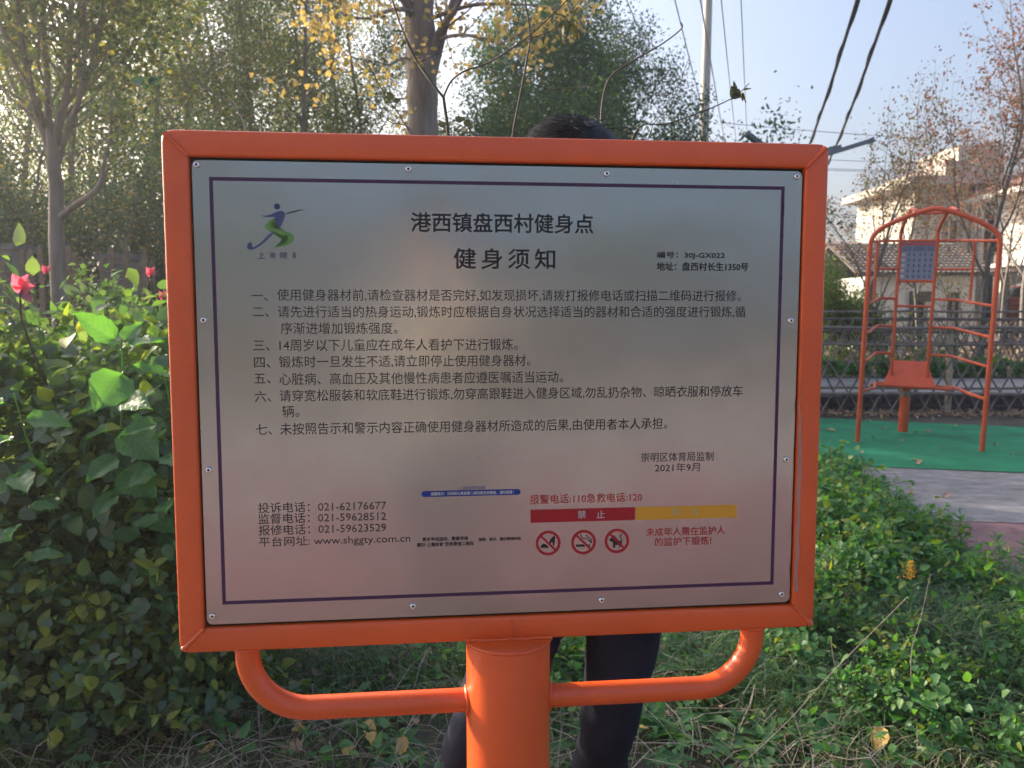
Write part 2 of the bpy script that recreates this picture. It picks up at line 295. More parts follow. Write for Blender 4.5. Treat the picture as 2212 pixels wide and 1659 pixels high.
board = empty('notice_board', ORG, YAW, label='orange framed steel notice board with Chinese fitness rules on a thick orange post', cat='notice board')
IW, IH, TW, TD = .4258, .3213, .0345, .040
def prof():
    r = .0045; p = []
    for cx_, cy_, a0 in ((TW - r, r, -90), (TW - r, TD - r, 0), (r, TD - r, 90), (r, r, 180)):
        for k in range(4):
            a = math.radians(a0 + 30 * k); p.append((cx_ + r * math.cos(a), cy_ + r * math.sin(a)))
    return p
def scale_at(th):                       # reach of a rounded square corner of side 1
    rho = .42; t = min(th, math.pi / 2 - th); c, s_ = math.cos(t), math.sin(t)
    if s_ / c <= 1 - rho: return 1 / c
    b_ = (1 - rho) * (c + s_); cc = 2 * (1 - rho) ** 2 - rho ** 2
    return b_ + math.sqrt(max(0, b_ * b_ - cc))
def bar(hx, hz):                        # along x, facing +z outward; hx half length inner, hz inner offset
    P = prof(); n = len(P); rings = []
    for side in (-1, 1):
        ths = [math.radians(a) for a in (45, 36, 27, 18, 9, 0)]
        if side > 0: ths = ths[::-1]
        for th in ths:
            k = scale_at(th); rings.append([(side * (hx + w * k * math.sin(th)), y, hz + w * k * math.cos(th)) for w, y in P])
    b = MB(); v = np.array(rings).reshape(-1, 3); m_ = len(rings)
    q = [[i * n + j, i * n + (j + 1) % n, (i + 1) * n + (j + 1) % n, (i + 1) * n + j] for i in range(m_ - 1) for j in range(n)]
    b.add(v, quads=q); return b
for hx, hz, ang in ((IW, IH, 0), (IH, IW, 90), (IW, IH, 180), (IH, IW, 270)):
    b = bar(hx, hz); b.build('frame_bar', M['orange'], board, True, loc=(0, 0, ZC), rot=(0, math.radians(ang), 0))
rng = np.random.default_rng(5)
for sx in (-1, 1):
    for sz in (-1, 1):                  # weld bead over each mitre
        b = MB(); n = 16; P = []
        for i in range(n):
            t_ = i / (n - 1); w = t_ * .029
            P.append((sx * (IW + w), .0006 + rng.normal() * .0003, ZC + sz * (IH + w)))
        b.tube(P, [.0026 + .0012 * rng.random() + (.0016 if i > 12 else 0) for i in range(n)], 8)
        q0 = (sx * (IW + TW * .80), ZC + sz * (IH + TW * .80))
        b.tube([(q0[0] + rng.normal() * .0008, y_, q0[1] + rng.normal() * .0008) for y_ in np.linspace(.001, .039, 8)], [.0035 + .001 * rng.random() for _ in range(8)], 8)
        b.build('weld_bead', M['orange'], board, True)
b = MB(); b.tube([(.002, -.0005, ZC - IH - .004), (.003, -.0008, ZC - IH - .02), (.0025, -.0005, ZC - IH - .033)], [.0012, .002, .0012], 6); b.build('weld_seam', M['orange'], board, True)
# panel
def panel():
    w, h, c = .4228, .3172, .008
    pts = []
    for sx, sz, a0 in ((1, 1, 0), (-1, 1, 90), (-1, -1, 180), (1, -1, 270)):
        for k in range(5):
            a = math.radians(a0 + 22.5 * k); pts.append((sx * (w - c) + c * math.cos(a), sz * (h - c) + c * math.sin(a)))
    bm = bmesh.new(); f_ = bm.faces.new([bm.verts.new((x, .005, z)) for x, z in pts][::-1]); bm.normal_update()
    r = bmesh.ops.extrude_face_region(bm, geom=[f_]); bmesh.ops.translate(bm, verts=[v for v in r['geom'] if isinstance(v, bmesh.types.BMVert)], vec=(0, .0015, 0))
    bmesh.ops.recalc_face_normals(bm, faces=bm.faces)
    me = bpy.data.meshes.new('panel'); bm.to_mesh(me); uv = me.uv_layers.new(name='uv')
    for l in me.loops:
        co = me.vertices[l.vertex_index].co; uv.data[l.index].uv = (co.x, co.z)
    me.materials.append(M['steel']); return me
link('steel_panel', panel(), board, (0, 0, ZC))
b = MB(); b.box((0, .0135, ZC), (.8516, .003, .6426)); b.build('gap_dark_sheet', flat('gap_black', (.012, .012, .012)), board)  # black sheet added to make the gap round the panel read dark
YF = .0046                               # print sits a hair in front of the panel
def strip(b, pts):                       # polygon on the panel
    bm = bmesh.new(); bm.faces.new([bm.verts.new((x, 0, z)) for x, z in pts]); bmesh.ops.triangulate(bm, faces=bm.faces)
    bm.verts.index_update(); V = [v.co[:] for v in bm.verts]; F = [[v.index for v in f.verts] for f in bm.faces]; bm.free()
    b.add(V, tris=F); return b
def poly(name, pts, m, dy=0.0):
    b = MB(); strip(b, pts); return b.build(name, m, board, loc=(0, YF - dy, ZC))
bx0, bx1, bz0, bz1, bt = -.4012, .3970, -.2893, .2955, .0048
b = MB()
for (x0, x1, z0, z1) in ((bx0, bx1, bz1 - bt, bz1), (bx0, bx1, bz0, bz0 + bt), (bx0, bx0 + bt, bz0 + bt, bz1 - bt), (bx1 - bt, bx1, bz0 + bt, bz1 - bt)):
    strip(b, [(x0, z0), (x1, z0), (x1, z1), (x0, z1)])
b.build('border_line', M['purple'], board, loc=(0, YF, ZC))
b = MB()                                  # worn gaps scratched in the border
for x0, z0, w_, h_ in [(.3935, z_, .0045, .0012) for z_ in (.2690, .2655, .2620, .2585, .2540, .2250, .1650, .1632)] + [(-.4005, .205, .003, .001), (-.3995, .14, .0035, .001)]:
    strip(b, [(x0, z0), (x0 + w_, z0 + .0003), (x0 + w_, z0 + h_), (x0, z0 + h_ * .6)])
b.build('scratch', M['steel'], board, loc=(0, YF - .0002, ZC))
def text_mesh(body, x0, x1, zc, h, bold, col, dy=0.0003, name='text_line'):
    c = bpy.data.curves.new('text', 'FONT'); c.body = body; c.size = 1; c.resolution_u = 2; 
    if body == '健身须知': c.space_character = 1.32
    o = bpy.data.objects.new('text', c); COL.objects.link(o)
    dg = bpy.context.evaluated_depsgraph_get(); me = bpy.data.meshes.new_from_object(o.evaluated_get(dg)); bpy.data.objects.remove(o); bpy.data.curves.remove(c)
    V = np.empty(len(me.vertices) * 3, np.float32); me.vertices.foreach_get('co', V); V = V.reshape(-1, 3)
    a, e = V.min(0), V.max(0)
    V2 = np.zeros_like(V); V2[:, 0] = x0 + (V[:, 0] - a[0]) / (e[0] - a[0]) * (x1 - x0); V2[:, 2] = zc + ((V[:, 1] - a[1]) / (e[1] - a[1]) - .5) * h
    if body in ('一、', '二、', '三、', '四、', '五、', '六、', '七、', '辆。'):
        k = (x1 - x0) / (e[0] - a[0]); V2[:, 2] = zc + (V[:, 1] - .38) * k
    wt = (.0, .00016, .0004)[bold] * (1 if h > .02 else (.6 if h > .008 else .35)); me.vertices.foreach_set('co', V2.ravel()); me.update()
    if wt > 0:                             # heavier strokes: the outline laid down again a hair apart
        bm = bmesh.new(); bm.from_mesh(me)
        for k_, (dx_, dz_) in enumerate(((wt, 0), (-wt, 0), (0, wt), (0, -wt), (.7 * wt, .7 * wt), (-.7 * wt, -.7 * wt))):
            m2 = me.copy(); m2.transform(Matrix.Translation((dx_, -.00004 * (k_ + 1), dz_))); bm.from_mesh(m2); bpy.data.meshes.remove(m2)
        bm.to_mesh(me); bm.free()
    me.materials.clear(); me.materials.append(M[col])
    me.name = 'text'; me.update(); return link(name, me, board, (0, YF - dy, ZC))
for T_ in TEXT: text_mesh(*T_, dy=.0006 if T_[6] in ('pale', 'faded') else .0)
poly('red_bar', [(.0308, -.1663), (.1838, -.1663), (.1838, -.1853), (.0308, -.1853)], M['redbar'])
poly('yellow_bar', [(.1850, -.1664), (.3374, -.1664), (.3374, -.1855), (.1850, -.1855)], M['yelbar'])
pp = []
for cx_, a0 in ((.0123, -90), (-.1203, 90)):
    for k in range(7):
        a = math.radians(a0 + 30 * k); pp.append((cx_ + .0042 * math.cos(a), -.1397 + .0042 * math.sin(a)))
poly('blue_bar', pp, M['pillblue'])
def strokes(b, pts, w):
    pts = np.array(pts); T = np.gradient(pts, axis=0); T /= np.linalg.norm(T, axis=1)[:, None]; N_ = np.stack([-T[:, 1], T[:, 0]], 1) * w / 2
    A, B_ = pts + N_, pts - N_; n = len(pts)
    V = np.concatenate([np.stack([A[:, 0], A[:, 0] * 0, A[:, 1]], 1), np.stack([B_[:, 0], B_[:, 0] * 0, B_[:, 1]], 1)])
    b.add(V, quads=[[i, i + 1, n + i + 1, n + i] for i in range(n - 1)])
for i, (cx_, cz_) in enumerate(((.0566, -.2158), (.1084, -.2160), (.1577, -.2157))):
    b = MB(); a = np.linspace(0, 2 * math.pi, 49); ro, ri = .0182, .0142
    V = [(cx_ + ro * math.cos(t_), 0, cz_ + ro * math.sin(t_)) for t_ in a] + [(cx_ + ri * math.cos(t_), 0, cz_ + ri * math.sin(t_)) for t_ in a]
    b.add(V, quads=[[k, k + 1, 49 + k + 1, 49 + k] for k in range(48)])
    b.build('prohibition_ring', M['redbar'], board, loc=(0, YF, ZC))
    b = MB(); k = .0102; strokes(b, [(cx_ - k, cz_ + k), (cx_, cz_), (cx_ + k, cz_ - k)], .0030); b.build('prohibition_slash', M['redbar'], board, loc=(0, YF - .0005, ZC))
    b = MB()
    if i == 0: strip(b, SHOE); strip(b, SHOE2)
    if i == 1:
        strip(b, CIG); strip(b, [(.1145, -.2193), (.1160, -.2193), (.1160, -.2225), (.1145, -.2225)]); strip(b, [(.1168, -.2193), (.1180, -.2193), (.1180, -.2225), (.1168, -.2225)])
        strokes(b, SMOKE, .0014); b.add(np.array([]).reshape(0, 3)); strokes(b, SMOKE2, .0014)
    if i == 2: strip(b, CAT); strokes(b, TAIL, .0014)
    b.build(('shoe_symbol', 'cigarette_symbol', 'dog_symbol')[i], M['ink'], board, loc=(0, YF, ZC))
a = np.linspace(0, 2 * math.pi, 24, endpoint=False)
poly('logo_head', [(-.3137 - .0035 + .0035 + .0066 * 0 + -.0000 + .0057 * math.cos(t_) * .72, .2577 + .0041 * math.sin(t_)) for t_ in a], M['logoink'])
for nm, P_, mm in (('logo_arm', LOGO_ARM, 'logoblue'), ('logo_racket', LOGO_RAY, 'ink'), ('logo_leg', LOGO_LEG, 'logoblue'), ('logo_swirl', LOGO_S, 'logogreen')): poly(nm, P_, M[mm])
# rivets
def rivet():
    b = MB(); pr = [(0.0046, 0), (.0046, -.0008), (.0036, -.0022), (.0018, -.0026), (.0016, -.0012)]; n = 14; V = []
    for r_, y in pr:
        for k in range(n): t_ = 2 * math.pi * k / n; V.append((r_ * math.cos(t_), y, r_ * math.sin(t_)))
    b.add(V, quads=[[i * n + k, i * n + (k + 1) % n, (i + 1) * n + (k + 1) % n, (i + 1) * n + k] for i in range(4) for k in range(n)])
    b.add([(0, -.0012, 0)] + V[-n:], tris=[[0, 1 + (k + 1) % n, 1 + k] for k in range(n)], m=1)
    return b.mesh('rivet', [M['rivet'], M['hole']], True)
rm = rivet()
for x, z in [(-.4168, .3118), (-.1379, .3103), (.137, .309), (.4143, .3099), (-.4139, .1053), (.4117, .1037), (-.4137, -.0993), (.4109, -.1006), (-.4152, -.3053), (-.1381, -.3017), (.1358, -.3034), (.4099, -.3047)]:
    link('rivet', rm, board, (max(-.4165, min(.4165, x)), .0046, ZC + max(-.311, min(.311, z))))
# peeled protective film along the right edge
b = MB(); zz = np.linspace(.02, -.300, 26); xs = [.4262 + .0008 * math.sin(i * 1.3) + rng.normal() * .0005 for i in range(26)]; wd = [.0005 + .006 * min(1, i / 9) + rng.normal() * .0004 for i in range(26)]
V = [(xs[i], -.0012 - .0008 * math.sin(i * .9), ZC + zz[i]) for i in range(26)] + [(xs[i] + wd[i], -.0006, ZC + zz[i]) for i in range(26)]
b.add(V, quads=[[i, 26 + i, 27 + i, i + 1] for i in range(25)])
film = mat('plastic_film', (.42, .19, .15), .25); b.build('film_strip', film, board, True)
# post
PR = .0615; ztop = ZC - IH - TW
b = MB(); n = 64; rr = [(PR, 0), (PR, ztop - .004), (PR - .0006, ztop - .0015), (PR - .003, ztop), (0.0001, ztop)]
V = [(r_ * math.cos(2 * math.pi * k / n), TD / 2 + r_ * math.sin(2 * math.pi * k / n), z) for r_, z in rr for k in range(n)]
b.add(V, quads=[[i * n + k, i * n + (k + 1) % n, (i + 1) * n + (k + 1) % n, (i + 1) * n + k] for i in range(4) for k in range(n)])
b.build('post', M['orange'], board, True)
b = MB(); th = np.linspace(math.radians(-172), math.radians(-8), 30)
b.tube([((PR - .0005) * math.cos(t_), TD / 2 + (PR - .0005) * math.sin(t_), ztop - .0035 + rng.normal() * .0004) for t_ in th], [.0026 + .0007 * rng.random() for _ in th], 8)
b.build('weld_bead', M['orange'], board, True)
b = MB(); b.tube([(x_, .0005 + rng.normal() * .0003, ztop + .001 + rng.normal() * .0006) for x_ in np.linspace(-.062, .062, 24)], [.0022 + .001 * rng.random() for _ in range(24)], 8); b.build('weld_bead', M['orange'], board, True)
# handles
for s_ in (-1, 1):
    xh, zh, rb = s_ * .3725, ZC - .4515, .085; P = [(xh, TD / 2, ztop + .002), (xh, TD / 2, ztop - .008)]
    for k in range(13):
        t_ = math.radians(90 * k / 12); P.append((xh - s_ * rb * (1 - math.cos(t_)), TD / 2, zh + rb - rb * math.sin(t_)))
    P += [(xh - s_ * (rb + .05), TD / 2, zh), (s_ * .15, TD / 2, zh), (s_ * .055, TD / 2, zh)]
    b = MB(); b.tube(P, .0170, 32); h_ = b.build('handle', M['orange'], board, True)
    b = MB(); ang = np.linspace(0, 2 * math.pi, 22)
    b.tube([(xh + .0178 * math.cos(t_), TD / 2 + .0178 * math.sin(t_), ztop - .0015) for t_ in ang], [.0022 + .0008 * rng.random() for _ in ang], 7, cap=False); b.build('weld_bead', M['orange'], h_, True)
    b = MB(); b.tube([(s_ * (math.sqrt(PR ** 2 - (.0185 * math.cos(t_)) ** 2) + .0008), TD / 2 + .0185 * math.cos(t_), zh + .0185 * math.sin(t_)) for t_ in ang], [.0028 + .0012 * rng.random() for _ in ang], 7, cap=False); b.build('weld_bead', M['orange'], h_, True)
# ------------------------------------------------------------------ ground, road, mat
rng = np.random.default_rng(11)
M['soil'] = mat('soil', (.13, .105, .085), .95, bump=.8, bscale=30, col2=(.065, .055, .042), vscale=3)
M['asphalt'] = mat('village_road', (.30, .285, .275), .9, bump=.5, bscale=60, var=.25, vscale=1.6)
M['slab'] = mat('worn_concrete', (.34, .32, .32), .9, bump=.5, bscale=35, col2=(.15, .14, .14), vscale=5.5, stretch=(1, 1.6, 1), detail=12)
M['slab_red'] = mat('faded_red_concrete', (.29, .155, .165), .9, bump=.8, bscale=35, col2=(.16, .09, .10), vscale=4, detail=9)
M['matgreen'] = mat('green_rubber', (.008, .22, .095), .8, bump=.5, bscale=120, var=.28, vscale=2.6, detail=8)
M['brick'] = mat('dark_brick', (.10, .085, .08), .9, bump=.6, bscale=25, var=.4, vscale=4)
M['mortar'] = mat('mortar', (.045, .04, .038), .95)
def sheet(name, pts, z, m, **k):
    bm = bmesh.new(); f_ = bm.faces.new([bm.verts.new((p[0], p[1], 0)) for p in pts]); bmesh.ops.recalc_face_normals(bm, faces=[f_])
    if f_.normal.z < 0: bmesh.ops.reverse_faces(bm, faces=[f_])
    me = bpy.data.meshes.new(name); bm.to_mesh(me); bm.free(); me.materials.append(m); return link(name, me, None, (0, 0, z), kind='structure', **k)
b = MB(); g_ = np.concatenate([[-400, -150, -60], np.linspace(-16, 16, 90), [60, 150, 400]]); X_, Y_ = np.meshgrid(g_, g_)
near = (np.abs(X_) < 16) & (np.abs(Y_) < 16)
Z_ = np.where(near & (Y_ < 9.2) & (X_ < 1.9), .018 * np.sin(X_ * 2.1) * np.cos(Y_ * 1.7) - .02, -.02); n = len(g_)
i, j = np.meshgrid(np.arange(n - 1), np.arange(n - 1), indexing='ij'); a_ = (i * n + j).ravel()
b.add(np.stack([X_, Y_, Z_], -1).reshape(-1, 3), quads=np.stack([a_, a_ + 1, a_ + n + 1, a_ + n], 1)); b.build('ground', M['soil'], kind='structure', smooth=True)
# the fitness area: left edge, then slabs and the mat
e0, e1 = gr(1771, 905), gr(2212, 925); f0, f1 = gr(1884, 1010), gr(2212, 1023.6)
dirE = (f1 - f0); dirE /= np.linalg.norm(dirE); dirB = (e1 - e0); dirB /= np.linalg.norm(dirB)
sheet('rubber_mat', [e0 - dirB * .5, e1 + dirB * 5, f1 + dirE * 5, f0 - dirE * .9], .012, M['matgreen'])
b = MB(); P0, P1 = f0 - dirE * .9, f1 + dirE * 5; nn = np.array([dirE[1], -dirE[0], 0])
s0, s1 = gr(1900, 1121), gr(2212, 1131); dirS = (s1 - s0) / np.linalg.norm(s1 - s0)
sheet('concrete_slab', [f0 - dirE * 1.4 + [0, .3, 0], f1 + dirE * 6 + [0, .3, 0], s1 + dirS * 6, s0 - dirS * .8], .004, M['slab'])
sheet('red_slab', [s0 - dirS * .5, s1 + dirS * 6, s1 + dirS * 6 + [-2, -4, 0], s0 + [.1, -1.9, 0]], .000, M['slab_red'])
# paving behind the camera, seen only in the steel
sheet('rear_red_slab', [(-7, -1.2), (6, -1.2), (6, -4.2), (-7, -4.2)], .004, M['slab_red'])
sheet('rear_paving', [(-12, -4.2), (12, -4.2), (12, -9.5), (-12, -9.5)], .004, M['slab'])
# raised road behind the bamboo fence with its brick edge
RZ = .20
def rx(x, d): return np.array([x, 11.75 - .035 * x + d, 0])
q = [rx(-40, 0), rx(40, 0), rx(40, 3.1), rx(-40, 3.1)]
b = MB(); V = [(*p[:2], z) for z in (-.1, RZ) for p in q]
b.add(V, quads=[[4, 5, 6, 7], [0, 1, 5, 4], [1, 2, 6, 5], [2, 3, 7, 6], [3, 0, 4, 7]]); b.build('road', M['asphalt'], kind='structure')
q = [rx(-200, 3.102), rx(200, 3.102), rx(300, 400), rx(-300, 400)]
b = MB(); b.add([(*p[:2], RZ - .004) for p in q] + [(*p[:2], -.1) for p in q[:2]], quads=[[0, 1, 2, 3], [4, 5, 1, 0]]); b.build('bank', M['soil'], kind='structure')
kerb = empty('brick_kerb', rx(5.5, -.13), math.atan(-.035), label='low dark brick retaining edge under the raised village road', cat='low wall')
b = MB(); b.box((0, .055, .09), (9.2, .10, .20)); b.build('core', M['mortar'], kerb)
bmh = MB().box((0, 0, 0), (.215, .05, .052)).mesh('brick', M['brick'])
for r_ in range(4):
    for c_ in range(22 if r_ < 3 else 22):
        x_ = -.9 + c_ * .228 + (r_ % 2) * .114
        if -2.6 < x_ < 5: link('brick', bmh, kerb, (x_, -.012 + rng.normal() * .004, .022 + r_ * .061), rot=(0, 0, rng.normal() * .01))
# ------------------------------------------------------------------ bamboo fences
M['bamboo'] = mat('weathered_bamboo', (.23, .18, .15), .75, bump=.5, bscale=30, var=.35, vscale=9, stretch=(1, 1, .3))
M['bamboo_dk'] = mat('dark_bamboo', (.16, .13, .11), .75, bump=.5, bscale=30, var=.4, vscale=9)
M['bamboo_post'] = mat('timber_post', (.46, .36, .26), .85, bump=.5, bscale=20, var=.25, vscale=8)
M['wire'] = flat('tie_wire', (.02, .02, .02), .6)
def bamboo(L, r, knots, m, rr):
    b = MB(); P = []; R = []; x = 0
    xs = np.linspace(0, L, knots + 1)
    for i in range(knots):
        P += [(xs[i], 0, 0), (xs[i] + .008, 0, 0), (xs[i] + .016, 0, 0), (xs[i + 1] - .012, 0, 0)]; R += [r * .97, r * 1.22, r * .96, r * .95]
    P.append((L, 0, 0)); R.append(r)
    P = np.array(P, float); P[:, 1] += .006 * np.sin(P[:, 0] * 3 + rr); P[:, 2] += .006 * np.sin(P[:, 0] * 2.3 + rr * 2)
    b.tube(P, R, 7); return b.mesh('bamboo', m, True)
def fence(name, p0, yaw, L, H, rails, posts, n_d, zb, label, spacing, seed, dgap=0):
    r_ = np.random.default_rng(seed); rt = empty(name, (p0[0], p0[1], zb), yaw, label=label, cat='fence', group='bamboo lattice fences')
    for z_, rad, dy in rails:
        me = bamboo(L, rad, int(L / .38), M['bamboo'] if r_.random() < .7 else M['bamboo_dk'], r_.random() * 6); link('rail', me, rt, (0, dy, z_), rot=(0, r_.normal() * .002, 0))
    ms = [bamboo(1.32, .0125, 5, M[('bamboo', 'bamboo_dk')[k % 2]], k) for k in range(4)]
    for k in range(n_d):
        x_ = k * spacing + r_.normal() * .012
        for s_ in (-1, 1):
            tilt = math.radians(62 + r_.normal() * 2.5)
            if s_ > 0: link('lattice_stick', ms[r_.integers(4)], rt, (x_ - .3, -.022, .0), rot=(0, -tilt, r_.normal() * .02), scale=(H / 1.17, 1, 1))
            else: link('lattice_stick', ms[r_.integers(4)], rt, (x_ + .3, .022, .0), rot=(0, -(math.pi - tilt), r_.normal() * .02), scale=(H / 1.17, 1, 1))
    for x_, h_ in posts:
        b = MB(); b.tube([(0, 0, -.05), (.004, 0, h_ * .4), (-.004, 0, h_ * .8), (0, 0, h_)], [.042, .04, .041, .038], 12); b.build('post', M['bamboo_post'], rt, True, loc=(x_, .06, 0))
        b = MB()
        for z_, rad, dy in rails[:3]: b.tube([(x_ - .02, -.04, z_ - .03), (x_ + .01, -.05, z_), (x_ + .03, -.04, z_ + .03)], .003, 5)
        b.build('tie', M['wire'], rt)
    return rt
yf = math.atan(-.035)
def fx(x, d): return rx(x, d)
xp = (2058 - 1106) / FOC * 11.0
fence('bamboo_fence', fx(-1.2, -.55), yf, 9.2, 1.2, [(1.19, .024, -.03), (1.13, .02, .03), (.95, .019, -.03), (.30, .024, -.03), (.36, .018, .03)],
      [(xp + 1.2 - 3.1, 1.25), (xp + 1.2, 1.27), (xp + 1.2 + 2.9, 1.26), (xp + 1.2 - 6, 1.27)], 42, -.02, 'weathered bamboo lattice fence directly behind the green mat', .225, 3)
x2 = (1912 - 1106) / FOC * 15.1
fence('bamboo_fence', fx(-1.5, 3.3), yf, 13, 1.05, [(1.08, .024, -.03), (1.18, .022, .03), (.80, .02, -.03), (.30, .022, -.03), (.6, .02, .03)],
      [(x2 + 1.5 - 2.7, 1.12), (x2 + 1.5, 1.14), (x2 + 1.5 + 2.8, 1.15), (x2 + 1.5 + 5.6, 1.15)], 52, RZ, 'weathered bamboo lattice fence on the far side of the road', .24, 4)
fence('bamboo_fence', fx(8.3, 7.6), yf, 6, .95, [(.98, .022, -.03), (.7, .02, .03), (.3, .02, -.03)], [(.1, 1.05), (3.5, 1.2), (5.3, 1.2)], 25, RZ, 'short bamboo fence in front of the white houses', .24, 5)
# wooden picket fence at the left
M['picket'] = mat('grey_brown_picket', (.17, .125, .095), .85, bump=.5, bscale=25, var=.3, vscale=10)
pf = empty('picket_fence', (-5.6, 7.1, 0), 0, label='brown wooden picket fence with rounded tops behind the hedge', cat='fence')
def picket(h, w, r_):
    b = MB(); bm = bmesh.new(); pts = [(-w, 0), (w, 0), (w * .95, h - w * 1.6), (w * .6, h - w * .5), (0, h), (-w * .6, h - w * .5), (-w * .95, h - w * 1.6)]
    f_ = bm.faces.new([bm.verts.new((x, 0, z)) for x, z in pts]); r = bmesh.ops.extrude_face_region(bm, geom=[f_]); bmesh.ops.translate(bm, verts=[v for v in r['geom'] if isinstance(v, bmesh.types.BMVert)], vec=(0, .018, 0))
    bmesh.ops.recalc_face_normals(bm, faces=bm.faces); me = bpy.data.meshes.new('picket'); bm.to_mesh(me); bm.free(); me.materials.append(M['picket']); return me
pms = [picket(1.84 + k * .045, .019 + .002 * k, k) for k in range(4)]
for k in range(46):
    link('picket', pms[rng.integers(4)], pf, (1.0 + k * .098 + rng.normal() * .008, 0, -.02 + rng.normal() * .012), rot=(rng.normal() * .01, rng.normal() * .014, rng.normal() * .1))
for z_ in (.45, 1.35): MB().box((3.2, .045, z_), (4.8, .04, .06)).build('rail', M['picket'], pf)
# grey brick pillars behind the pickets
M['greybrick'] = mat('grey_brick', (.13, .125, .125), .9, bump=.5, bscale=30, var=.3, vscale=3); M['joint'] = mat('pale_joint', (.24, .23, .22), .95)
def brick_pillar(x, Y, w, h, label):
    rt = empty('brick_pillar', (x, Y, 0), .05, label=label, cat='pillar'); MB().box((0, 0, h / 2), (w - .012, w - .012, h)).build('core', M['joint'], rt)
    bl = MB().box((0, 0, 0), (w / 2 - .012, .03, .06)).mesh('brick', M['greybrick'])
    for r_ in range(int(h / .073)):
        for c_ in range(2):
            x_ = (-.25 + .5 * c_) * w; z_ = .04 + r_ * .073
            if r_ % 2: x_ = (-.37 + .5 * c_ + .12) * w
            link('brick', bl, rt, (x_ * .96, -w / 2 + rng.normal() * .001, z_)); 
    MB().box((0, 0, h + .03), (w + .08, w + .08, .06)).build('cap', M['greybrick'], rt)
    return rt
c_ = at(440, 600, 7.9); brick_pillar(at(262, 590, 7.9)[0], 7.9, .26, 1.86, 'grey brick pillar with pale joints between the pickets near the board')
brick_pillar(at(8, 590, 7.9)[0], 7.9, .36, 1.95, 'grey brick pillar at the far left end of the picket fence')
# ------------------------------------------------------------------ climbing frame on the mat
A0, B0 = gr(1852, 960), gr(2121, 977); mid = (A0 + B0) / 2; vx = B0 - A0; wid = np.linalg.norm(vx); yawc = math.atan2(vx[1], vx[0])
cf = empty('climbing_frame', mid + [0, 0, .012], yawc, label='orange tubular climbing frame with exercise chart and sloping plate on the green mat', cat='exercise equipment')
tiltM = Matrix.Rotation(math.radians(2.4), 3, 'X') @ Matrix.Rotation(math.radians(1.6), 3, 'Y')
def T(P): return [tuple(tiltM @ Vector(p)) for p in P]
def smooth(P, n=6):
    P = [Vector(p) for p in P]; out = []
    for i in range(len(P) - 1):
        p0, p1, p2, p3 = P[max(0, i - 1)], P[i], P[i + 1], P[min(len(P) - 1, i + 2)]
        for k in range(n):
            t = k / n; out.append(.5 * ((2 * p1) + (p2 - p0) * t + (2 * p0 - 5 * p1 + 4 * p2 - p3) * t * t + (3 * p1 - p0 - 3 * p2 + p3) * t ** 3))
    return [tuple(p) for p in out + [P[-1]]]
def rod(name, P, r, parent=cf, m='orange_old', sides=14, sm=False):
    b = MB(); b.tube(T(smooth(P) if sm else P), r, sides); return b.build(name, M[m], parent, True)
hw = wid / 2
arch = [(-hw, 0, 0), (-hw, 0, 1.9), (-hw, 0, 2.02), (-hw + .02, 0, 2.11), (-hw + .09, 0, 2.185), (-hw + .22, 0, 2.255), (-hw + .40, 0, 2.33), (0, 0, 2.37)]
arch = arch + [(-x, y, z) for x, y, z in arch[:-1]][::-1]
leg = lambda s: [(s * hw, 0, 0), (s * hw, 0, 1.0), (s * hw, 0, 1.95)]
rod('leg', leg(-1), .0245); rod('leg', leg(1), .0245)
rod('arch', smooth([(x, y, z) for x, y, z in arch[1:-1] if z >= 1.9], 5), .0245)
YB, XR, XO = .80, .178, -.12
for s_ in (-1, 1):
    r = rod('inner_rail', smooth([(XO + s_ * XR, YB, .60), (XO + s_ * XR, YB, 1.2), (XO + s_ * XR, YB, 2.12), (XO + s_ * XR + .005, YB - .03, 2.20), (XO + s_ * XR + .025, YB - .12, 2.27), (XO + s_ * XR + .08, .40, 2.39), (XO + s_ * XR + .115, .12, 2.37), (XO + s_ * XR + .13, .0, 2.345)], 5), .018)
    for z_, zc_ in ((2.06, 2.09), (1.44, 1.47), (1.14, 1.17), (.85, .87)):
        rod('rung', [(s_ * hw, .0, z_), (s_ * (hw - .04), .10, z_), (XO * .8 + s_ * .37, YB - .02, zc_), (XO + s_ * XR, YB, zc_)], .0145)
    xs_ = s_ * .40 + (XO if s_ < 0 else 0)
    rod('stub_rail', [(xs_, YB - .10, 2.07), (xs_, YB - .10, 1.46)], .0145)
    rod('rung', [(xs_, YB - .10, 1.79), (XO + s_ * XR, YB, 1.79)], .0135)
    rod('rung', [(s_ * hw, 0, .53), (s_ * (hw - .12), .35, .53), (XO * .5 + s_ * .39, YB, .53), (XO + s_ * .2, YB, .53)], .0165)
for z_ in (2.09, 1.66, 1.39): rod('rung', [(XO - XR, YB, z_), (XO + XR, YB, z_)], .0145)
rod('rung', [(XO - XR + .06, .50, 2.36), (XO + XR + .06, .50, 2.36)], .0145)
rod('cross_bar', [(XO - .38, .70, .52), (XO + .42, .70, .52)], .017)
rod('support_post', [(XO - .02, YB + .05, 0), (XO - .02, YB + .05, .50)], .052, sides=28)
b = MB(); b.tube(T([(XO - .02, YB + .05, .40), (XO - .02, YB + .05, .46)]), .0535, 24, cap=False); b.build('label_band', mat('worn_sticker', (.32, .31, .26), .7, col2=(.10, .09, .08), vscale=30), cf)
